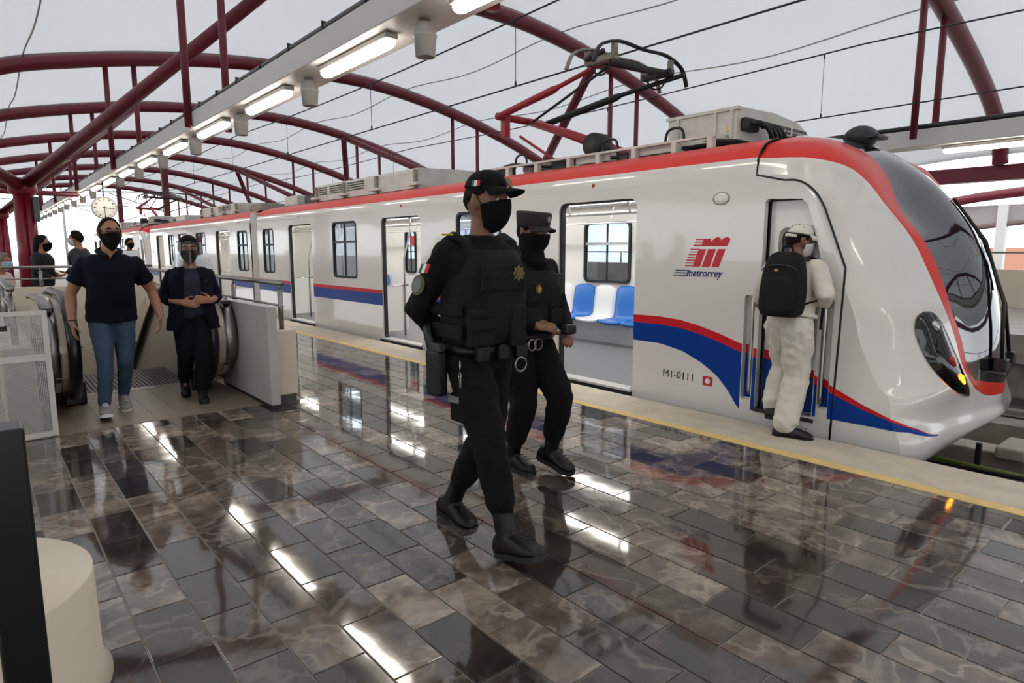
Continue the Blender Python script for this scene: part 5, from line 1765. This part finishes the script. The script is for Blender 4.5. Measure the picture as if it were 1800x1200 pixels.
for s_ in (-1, 1):
    mb.tube([(.10, s_ * .10, 1.24), (.07, s_ * .11, 1.355), (.0, s_ * .115, 1.385), (-.10, s_ * .105, 1.26)], (.02, .04), 10, ref=(0, 0, 1))
v2 = finish(part('vest', mb, 'vest_black', P2), .011, 4, .008)
part('vest_pocket', bx((.158, -.085, 1.18), X_, Y_, Z_, .022, .055, .065), 'vest_black', v2)
part('vest_pocket', bx((.16, .085, 1.15), X_, Y_, Z_, .022, .05, .065), 'vest_black', v2)
part('vest_pocket', bx((.155, -.09, 1.03), X_, Y_, Z_, .025, .06, .055), 'vest_black', v2)
part('vest_pocket', bx((.155, .10, 1.02), X_, Y_, Z_, .025, .055, .055), 'vest_black', v2)
part('radio', bx((.12, .155, 1.22), X_, Y_, Z_, .03, .03, .07), 'boot_black', v2)
disc((.182, -.06, 1.2), X_, .024, 'gold_dull', v2, 'round_badge', .006, 'round dull gold badge')
disc((.189, -.06, 1.2), X_, .014, 'gold', v2, 'badge_centre', .004)
mb = MB(); torso(mb, J2, [(.13, .124, .172, 0), (.2, .124, .172, 0)], 0, 1, .014, 2.6)
b2 = part('belt', mb, 'boot_black', P2)
for y in (-.08, -.03):
    part('handcuff', MB().tube([(.15, y + .03 * math.cos(a * PI / 8), .86 + .035 * math.sin(a * PI / 8)) for a in range(17)], .006, 6), 'steel_brushed', b2)
part('gloves', bx((.29, .09, .955), X_, Y_, Z_, .03, .045, .03, .015), 'boot_black', P2)

# ------------------------------------------------------------------ railway worker boarding the cab
P3 = proot('person', (-2.36, 4.70, 0), math.radians(90), 'worker in white overalls and white cap stepping up to the cab door')
J3 = dict(pelvis=(.10, .0, .80), neck=(.20, .03, 1.365), shR=(.16, -.155, 1.285), shL=(.19, .20, 1.285), hipR=(.07, -.08, .85), hipL=(.13, .09, .86),
          elR=(.10, -.255, 1.10), elL=(.26, .33, 1.12), wrR=(.255, -.185, 1.02), wrL=(.30, .38, .99),
          knR=(.12, -.07, .46), anR=(.0, -.06, .09), knL=(.27, .11, .52), anL=(.17, .13, .19), footL=(1, .1), footR=(.3, -1),
          handR=((.3, .2, .5), (.6, 0, -.5), .7, 1), handL=((.4, 0, .4), (.6, 0, -.6), .7, -1))
M3 = hmat((.25, .04, 1.495), math.radians(-38), math.radians(10), 0, .97)
SP3 = scaled(MAN, .98, .92)
base_body(P3, J3, M3, 'skin_tan', SP3)
face_mask(P3, M3, 'mask_white')
hair_cap(P3, M3, 'hair_black', 46, 6, -30, .004)
c3 = ball_cap(P3, M3, 'cap_white', .014, .06)
part('cap_strap', MB().tube([M3 @ hs(PI + math.radians(a), math.radians(16), .018) for a in range(-55, 60, 10)], (.012, .003), 8, ref=(0, 0, 1)), 'cap_white', c3)
for k in range(10):
    a = 2 * PI * k / 10
    part('cap_vent', MB().sphere(M3 @ hs(a, math.radians(52 if k % 2 else 66), .028), .006, 6), 'unit_shade', c3)
part('goggles_strap', MB().tube([M3 @ hs(math.radians(a), math.radians(22), .022) for a in range(-175, 180, 14)], .004, 6), 'print_black', c3)
top_garment(P3, J3, 'overall_white', SP3, 'work_shirt', .12, .022, 1.9, (.078, .072, .066, .06, .05), .026)
trousers(P3, J3, 'overall_white', SP3, .03, .93, (.104, .092, .078, .078, .078), .045, .34)
mb = MB(); torso(mb, J3, [(.24, .13, .178, 0), (.29, .13, .178, 0)], 0, 1, .022, 2.5)
part('waistband', mb, 'overall_white', P3)
boots(P3, J3, 'shoe', mat('shoe_black', '#0f0f10', .45), .04, 0, 0, 'rubber', .29, dict(L=(1, .15), R=(.35, -1)), .05)
# backpack: its own thing, worn on the back
bk = proot('backpack', (-2.36, 4.70, 0), math.radians(90), 'black backpack worn on the back of the worker in white')
bk['category'] = 'backpack'
up3 = (V(J3['neck']) - V(J3['pelvis'])).normalized()
PC = V((-.055, .0, .935))
bf = V((1, .0, 0)); bs = V((0, 1, 0))
rings = []
for t, hx, hy in ((0, .06, .11), (.02, .09, .15), (.08, .10, .165), (.22, .10, .168), (.34, .09, .158), (.43, .075, .14), (.475, .05, .11), (.495, .025, .07)):
    rings.append(ering(PC + up3 * t, bf, bs, hx, hy, 24, 3.2))
pk = finish(part('bag', MB().loft(rings), 'pack_black', bk), .010, 4, .008)
fb_ = [ering(PC + V((-.085, 0, .03)) + up3 * t, bf, bs, hx, hy, 20, 3.2) for t, hx, hy in ((0, .03, .10), (.02, .045, .13), (.18, .048, .135), (.25, .04, .125), (.28, .015, .09))]
fp = finish(part('front_pocket', MB().loft(fb_), 'pack_black', bk), .009, 3)
part('zip', MB().tube([PC + up3 * (.345 + .05 * math.cos(a)) + V((-.092, .135 * math.sin(a), 0)) for a in [math.radians(q) for q in range(-85, 86, 17)]], .004, 6), 'dark_metal', bk)
quadpatch(PC + up3 * .355 + V((-.090, .02, 0)), (-1, 0, .15), .026, .02, 'gold', bk, 'brand_tag', .004)
part('top_handle', MB().tube(spline([PC + up3 * .47 + V((.02, -.045, 0)), PC + up3 * .53 + V((.02, -.03, 0)), PC + up3 * .53 + V((.02, .03, 0)), PC + up3 * .47 + V((.02, .045, 0))], 4), .009, 8), 'pack_black', bk)
for s_, sh in ((-1, J3['shR']), (1, J3['shL'])):
    sh = V(sh)
    part('shoulder_strap', MB().tube(spline([PC + up3 * .44 + V((.07, s_ * .08, 0)), sh + V((-.02, s_ * -.06, .095)), sh + V((.10, s_ * -.05, .05)), sh + V((.12, s_ * .0, -.10)), sh + V((.02, s_ * .055, -.20)), PC + up3 * .10 + V((.06, s_ * .15, 0))], 5), (.006, .026), 8), 'pack_black', bk)
    part('strap_tail', MB().tube([sh + V((.02, s_ * .06, -.20)), sh + V((.01, s_ * .05, -.45))], (.003, .012), 6), 'pack_black', bk)

# ------------------------------------------------------------------ man coming off the escalator
P4 = proot('person', (-6.5, .89, 0), math.radians(-4), 'man in navy polo shirt, jeans and black mask walking off the escalator')
J4 = dict(pelvis=(0, 0, .83), neck=(.02, .02, 1.425), shR=(.0, -.165, 1.31), shL=(.0, .205, 1.31), hipR=(0, -.09, .89), hipL=(0, .09, .89),
          elR=(-.03, -.28, 1.07), elL=(-.06, .33, 1.07), wrR=(.06, -.29, .83), wrL=(.04, .37, .85),
          knR=(.14, -.085, .48), anR=(.17, -.12, .11), knL=(.05, .07, .46), anL=(-.16, .05, .12),
          handR=((.1, .05, -1), (-.2, 1, 0), .35, 1), handL=((.1, -.05, -1), (-.2, -1, 0), .35, -1))
M4 = hmat((.05, .035, 1.575), math.radians(12), math.radians(3), 0, 1.06)
SP4_ = 0
SP4 = [(t, a * (1.16 if .2 < t < .7 else 1.05), b * 1.02, d + (.012 if .25 < t < .6 else 0)) for t, a, b, d in MAN]
base_body(P4, J4, M4, 'skin_fair', SP4, armr=(.06, .054, .045, .045, .031))
eyes(P4, M4)
face_mask(P4, M4, 'mask_black')
hair_cap(P4, M4, 'hair_black', 60, 20, -15, .003)
def beard(P, M):
    for s_ in (-1, 1):
        k = part('beard', patch(M, s_ * math.radians(62), s_ * math.radians(100), math.radians(-42), math.radians(16), .004, 6, 8), 'hair_black', P)
        thick(k, .002)
beard(P4, M4)
gl = part('glasses', MB().tube([M4 @ V((.094, .052, .012)), M4 @ V((.107, .0, .016)), M4 @ V((.094, -.052, .012))], .003, 6), 'print_black', P4)
for s_ in (-1, 1):
    c = V((.1, s_ * .031, .008))
    part('glasses_rim', MB().tube([M4 @ (c + V((-.006 * abs(math.cos(a)) , .022 * math.cos(a), .016 * math.sin(a)))) for a in [2 * PI * q / 14 for q in range(15)]], .002, 6), 'print_black', gl)
    part('glasses_arm', MB().tube([M4 @ V((.093, s_ * .054, .012)), M4 @ V((.04, s_ * .078, .016)), M4 @ V((-.008, s_ * .084, .018))], .002, 6), 'print_black', gl)
top_garment(P4, J4, 'polo_navy', [(-.02, .12, .178, .0), (.04, .125, .18, .0)] + SP4[2:], 'polo_shirt', -.02, .018, .66, (.07, .066, .062, .05, .04), .02, .011, .975)
mbc = MB()
for s_ in (-1, 1):
    part('collar', MB().tube([(.132, .02 + s_ * .022, 1.365), (.10, .02 + s_ * .066, 1.405), (.02, .02 + s_ * .088, 1.435), (-.05, .02 + s_ * .06, 1.45)], (.009, .024), 8, ref=(1, 0, 0)), 'polo_navy', P4)
part('placket_skin', MB().tube([(.095, .02, 1.42), (.137, .02, 1.335)], [(.006, .036), (.005, .006)], 6), 'skin_fair', P4)
quadpatch((.142, .10, 1.30), (1, .25, 0), .028, .014, 'sole_white', P4, 'shirt_logo', .005)
trousers(P4, J4, 'jeans', SP4, .014, .95, (.096, .082, .064, .058, .047), .02)
boots(P4, J4, 'sneaker', 'sneaker_grey', 0, math.radians(-6), math.radians(12), 'sole_white', .29, None, .05)
part('bracelet', MB().tube([V(J4['wrR']) + V((.032 * math.cos(a), .032 * math.sin(a), .02)) for a in [2 * PI * q / 14 for q in range(15)]], .004, 6), 'print_black', P4)

# ------------------------------------------------------------------ woman with face shield
P5 = proot('person', (-6.66, 1.58, 0), math.radians(-8), 'woman in navy jacket, black mask and clear face shield walking off the escalator')
J5 = dict(pelvis=(0, 0, .74), neck=(.03, 0, 1.29), shR=(.0, -.15, 1.195), shL=(.0, .15, 1.195), hipR=(0, -.08, .80), hipL=(0, .08, .80),
          elR=(-.04, -.235, .97), elL=(-.04, .225, .97), wrR=(.15, -.10, .95), wrL=(.16, .155, .96),
          knR=(.06, -.085, .43), anR=(-.14, -.10, .17), knL=(.16, .05, .44), anL=(.18, .02, .10),
          handR=((.35, .85, -.15), (-.9, .3, -.1), .4, 1), handL=((.35, -.75, .1), (-.9, -.3, -.1), .55, -1))
M5 = hmat((.06, .0, 1.436), math.radians(-2), math.radians(5), 0, 1.0)
SP5 = [(t, a * .98, b * (1.0 if t < .5 else .92), d) for t, a, b, d in MAN]
base_body(P5, J5, M5, 'skin_fair', SP5, armr=(.05, .045, .038, .036, .025))
eyes(P5, M5)
face_mask(P5, M5, 'mask_black')
hair_cap(P5, M5, 'hair_black', 46, -6, -45, .014)
def shv(u, v, az, el, off): return az, el, off
q = MB(); vs, fs = [], []
for i in range(9):
    for j in range(17):
        a = math.radians(-85 + 170 * j / 16)
        z = .075 - .235 * i / 8
        r_ = .118 + .012 * i / 8
        vs.append(M5 @ V((math.cos(a) * r_ + .012, math.sin(a) * (r_ - .012), z)))
for i in range(8):
    for j in range(16):
        a = i * 17 + j
        fs.append((a, a + 1, a + 18, a + 17))
fsd = root('face_shield', (-6.66, 1.58, 1.4), 'clear curved plastic face shield worn by the woman in the navy jacket', 'face shield')
fsd.rotation_euler = (0, 0, math.radians(-8)); fsd.location = (-6.66, 1.58, 0); ORG[fsd] = V((0, 0, 0))
part('visor', q.add(vs, fs, True), 'clear_glass', fsd)
part('headband', MB().tube([M5 @ V((math.cos(math.radians(a)) * .116 + .01, math.sin(math.radians(a)) * .1, .072)) for a in range(-110, 111, 10)], (.007, .003), 8, ref=(0, 0, 1)), 'cloth_black', fsd)
top_garment(P5, J5, 'blouse_navy', SP5, 'blouse', .02, .012, .3, (.045, .045, .045, .046, .04), .012)
part('neckline', MB().tube([(.085, 0, 1.26), (.128, 0, 1.175)], [(.003, .02), (.003, .006)], 6), 'skin_fair', P5)
# open jacket
mb = MB()
P_, N_ = V(J5['pelvis']), V(J5['neck'])
vs, fs = [], []
spec5 = [(-.10, .175, .232), (.0, .17, .222), (.12, .165, .212), (.3, .15, .195), (.48, .142, .185), (.66, .148, .188), (.8, .148, .19), (.9, .115, .18), (.965, .085, .12)]
nj = 26
for t, hx, hy in spec5:
    c = P_.lerp(N_, t) if t >= 0 else P_ + V((0, 0, t * .57))
    gap = math.radians(30 - 10 * t)
    for j in range(nj + 1):
        a = gap + (2 * PI - 2 * gap) * j / nj
        vs.append(c + V((math.cos(a) * hx, math.sin(a) * hy, 0)))
for i in range(len(spec5) - 1):
    for j in range(nj):
        a = i * (nj + 1) + j
        fs.append((a, a + 1, a + nj + 2, a + nj + 1))
jk = part('jacket', mb.add(vs, fs, True), 'jacket_navy', P5)
ss = jk.modifiers.new('s', 'SUBSURF'); ss.levels = ss.render_levels = 2
dd_ = jk.modifiers.new('folds', 'DISPLACE'); dd_.texture = fold_tex; dd_.strength = .025; dd_.mid_level = .5
thick(jk, .008)
for k in 'LR':
    mb = MB()
    sh, el, wr = V(J5['sh' + k]), V(J5['el' + k]), V(J5['wr' + k])
    mb.tube([sh, sh.lerp(el, .5), el, el.lerp(wr, .3), el.lerp(wr, .42)], [.066, .064, .06, .056, .055], 14)
    mb.sphere(sh, .069, 8)
    finish(part('jacket_sleeve', mb, 'jacket_navy', P5), .010, 4, .02)
trousers(P5, J5, 'trouser_dark', SP5, .02, .9, (.1, .088, .07, .066, .056), .016)
boots(P5, J5, 'ankle_boot', 'boot_black', .1, math.radians(-4), math.radians(-28), 'rubber', .25, None, .042)
part('bracelet', MB().tube([V(J5['wrL']) + V((.004 * math.sin(a), .028 * math.cos(a), .028 * math.sin(a))) for a in [2 * PI * q / 14 for q in range(15)]], .004, 6), 'steel', P5)

# ------------------------------------------------------------------ waiting people behind the railing
def bystander(loc, yaw, label, J, M, skin, top_m, bot_m, hair_m, mask_m, long_hair=False, sit=False):
    P = proot('person', loc, yaw, label, None)
    base_body(P, J, M, skin, MAN, .014)
    face_mask(P, M, mask_m)
    hair_cap(P, M, hair_m, 48, 2, -45, .01)
    top_garment(P, J, top_m, MAN, 'jacket', .05, .03, 1.95, (.075, .068, .06, .055, .045), .02, .014)
    trousers(P, J, bot_m, MAN, .02, .95, (.1, .09, .07, .066, .056), .015, .3, .014)
    if long_hair:
        q = MB().tube([M @ V((-.05, 0, .06)), M @ V((-.085, 0, -.05)), M @ V((-.10, 0, -.2)), M @ V((-.09, 0, -.32))], [(.07, .085), (.05, .10), (.045, .10), (.03, .08)], 14, rnd=True)
        finish(part('long_hair', q, hair_m, P), .012, 3)
    boots(P, J, 'shoe', 'boot_black', .05)
    return P
def stand(h=1.0):
    z = lambda v: v * h
    return dict(pelvis=(0, 0, z(.84)), neck=(.01, 0, z(1.45)), shR=(0, -.18, z(1.37)), shL=(0, .18, z(1.37)), hipR=(0, -.09, z(.9)), hipL=(0, .09, z(.9)),
                elR=(-.02, -.27, z(1.12)), elL=(-.02, .27, z(1.12)), wrR=(.16, -.15, z(1.02)), wrL=(.16, .15, z(1.05)),
                knR=(.02, -.09, z(.48)), anR=(0, -.09, .1), knL=(.02, .09, z(.48)), anL=(0, .09, .1),
                handR=((.8, .5, 0), (0, 0, 1), .4, 1), handL=((.8, -.5, 0), (0, 0, 1), .4, -1))
bystander((-12.9, .86, 0), math.radians(70), 'woman with long black hair in black coat standing by the red column', stand(.97), hmat((.04, 0, 1.545), 0), 'skin_fair', 'cloth_black', 'cloth_black', 'hair_black', 'mask_black', True)
bystander((-12.95, 1.40, 0), math.radians(-115), 'man in dark grey jacket and white mask talking to the long-haired woman', stand(1.02), hmat((.04, 0, 1.63), 0), 'skin_fair', 'grey_jacket', 'cloth_black', 'hair_black', 'mask_white')
JS = stand(.85)
JS.update(dict(pelvis=(0, 0, .50), neck=(.06, 0, 1.10), shR=(.03, -.18, 1.03), shL=(.03, .18, 1.03), hipR=(.02, -.09, .52), hipL=(.02, .09, .52), elR=(.02, -.25, .80), elL=(.05, .24, .80), wrR=(.26, -.12, .70), wrL=(.28, .1, .70), knR=(.42, -.1, .52), knL=(.42, .1, .52), anR=(.42, -.1, .1), anL=(.42, .1, .1)))
bystander((-12.4, .25, 0), math.radians(55), 'seated man in pale pink shirt and blue mask behind the railing', JS, hmat((.13, 0, 1.27), 0, .1), 'skin_fair', 'pink_shirt', 'cloth_black', 'hair_grey', 'mask_blue')
bystander((-13.4, .12, 0), math.radians(55), 'seated person in dark clothes half hidden behind the man in pink', JS, hmat((.13, 0, 1.29), 0, .05), 'skin_fair', 'grey_jacket', 'cloth_black', 'hair_black', 'mask_black')
for i, (y, x) in enumerate(((.25, -12.4), (.12, -13.4))):
    bn = root('bench', (x, y, 0), ['bench under the seated man in the pink shirt', 'bench under the seated person in dark clothes'][i], 'bench')
    part('seat', MB().bbox(x - .25, x + .25, y - .25, y + .2, .38, .43, .01), 'steel_brushed', bn)
    for dx in (-.2, .2): part('leg', MB().box(x + dx - .02, x + dx + .02, y - .2, y + .15, 0, .38), 'steel_brushed', bn)
bystander((-11.0, 2.66, 0), math.radians(160), 'person in white shirt standing behind the woman with the face shield', stand(.95), hmat((.03, 0, 1.49), 0), 'skin_fair', 'white_cloth', 'cloth_black', 'hair_black', 'mask_white')
bystander((-18.0, 2.95, 0), math.radians(30), 'dark-haired person seen over the shoulder of the man in the polo shirt', stand(1.0), hmat((.03, 0, 1.60), 0), 'skin_tan', 'white_cloth', 'cloth_black', 'hair_black', 'mask_black')
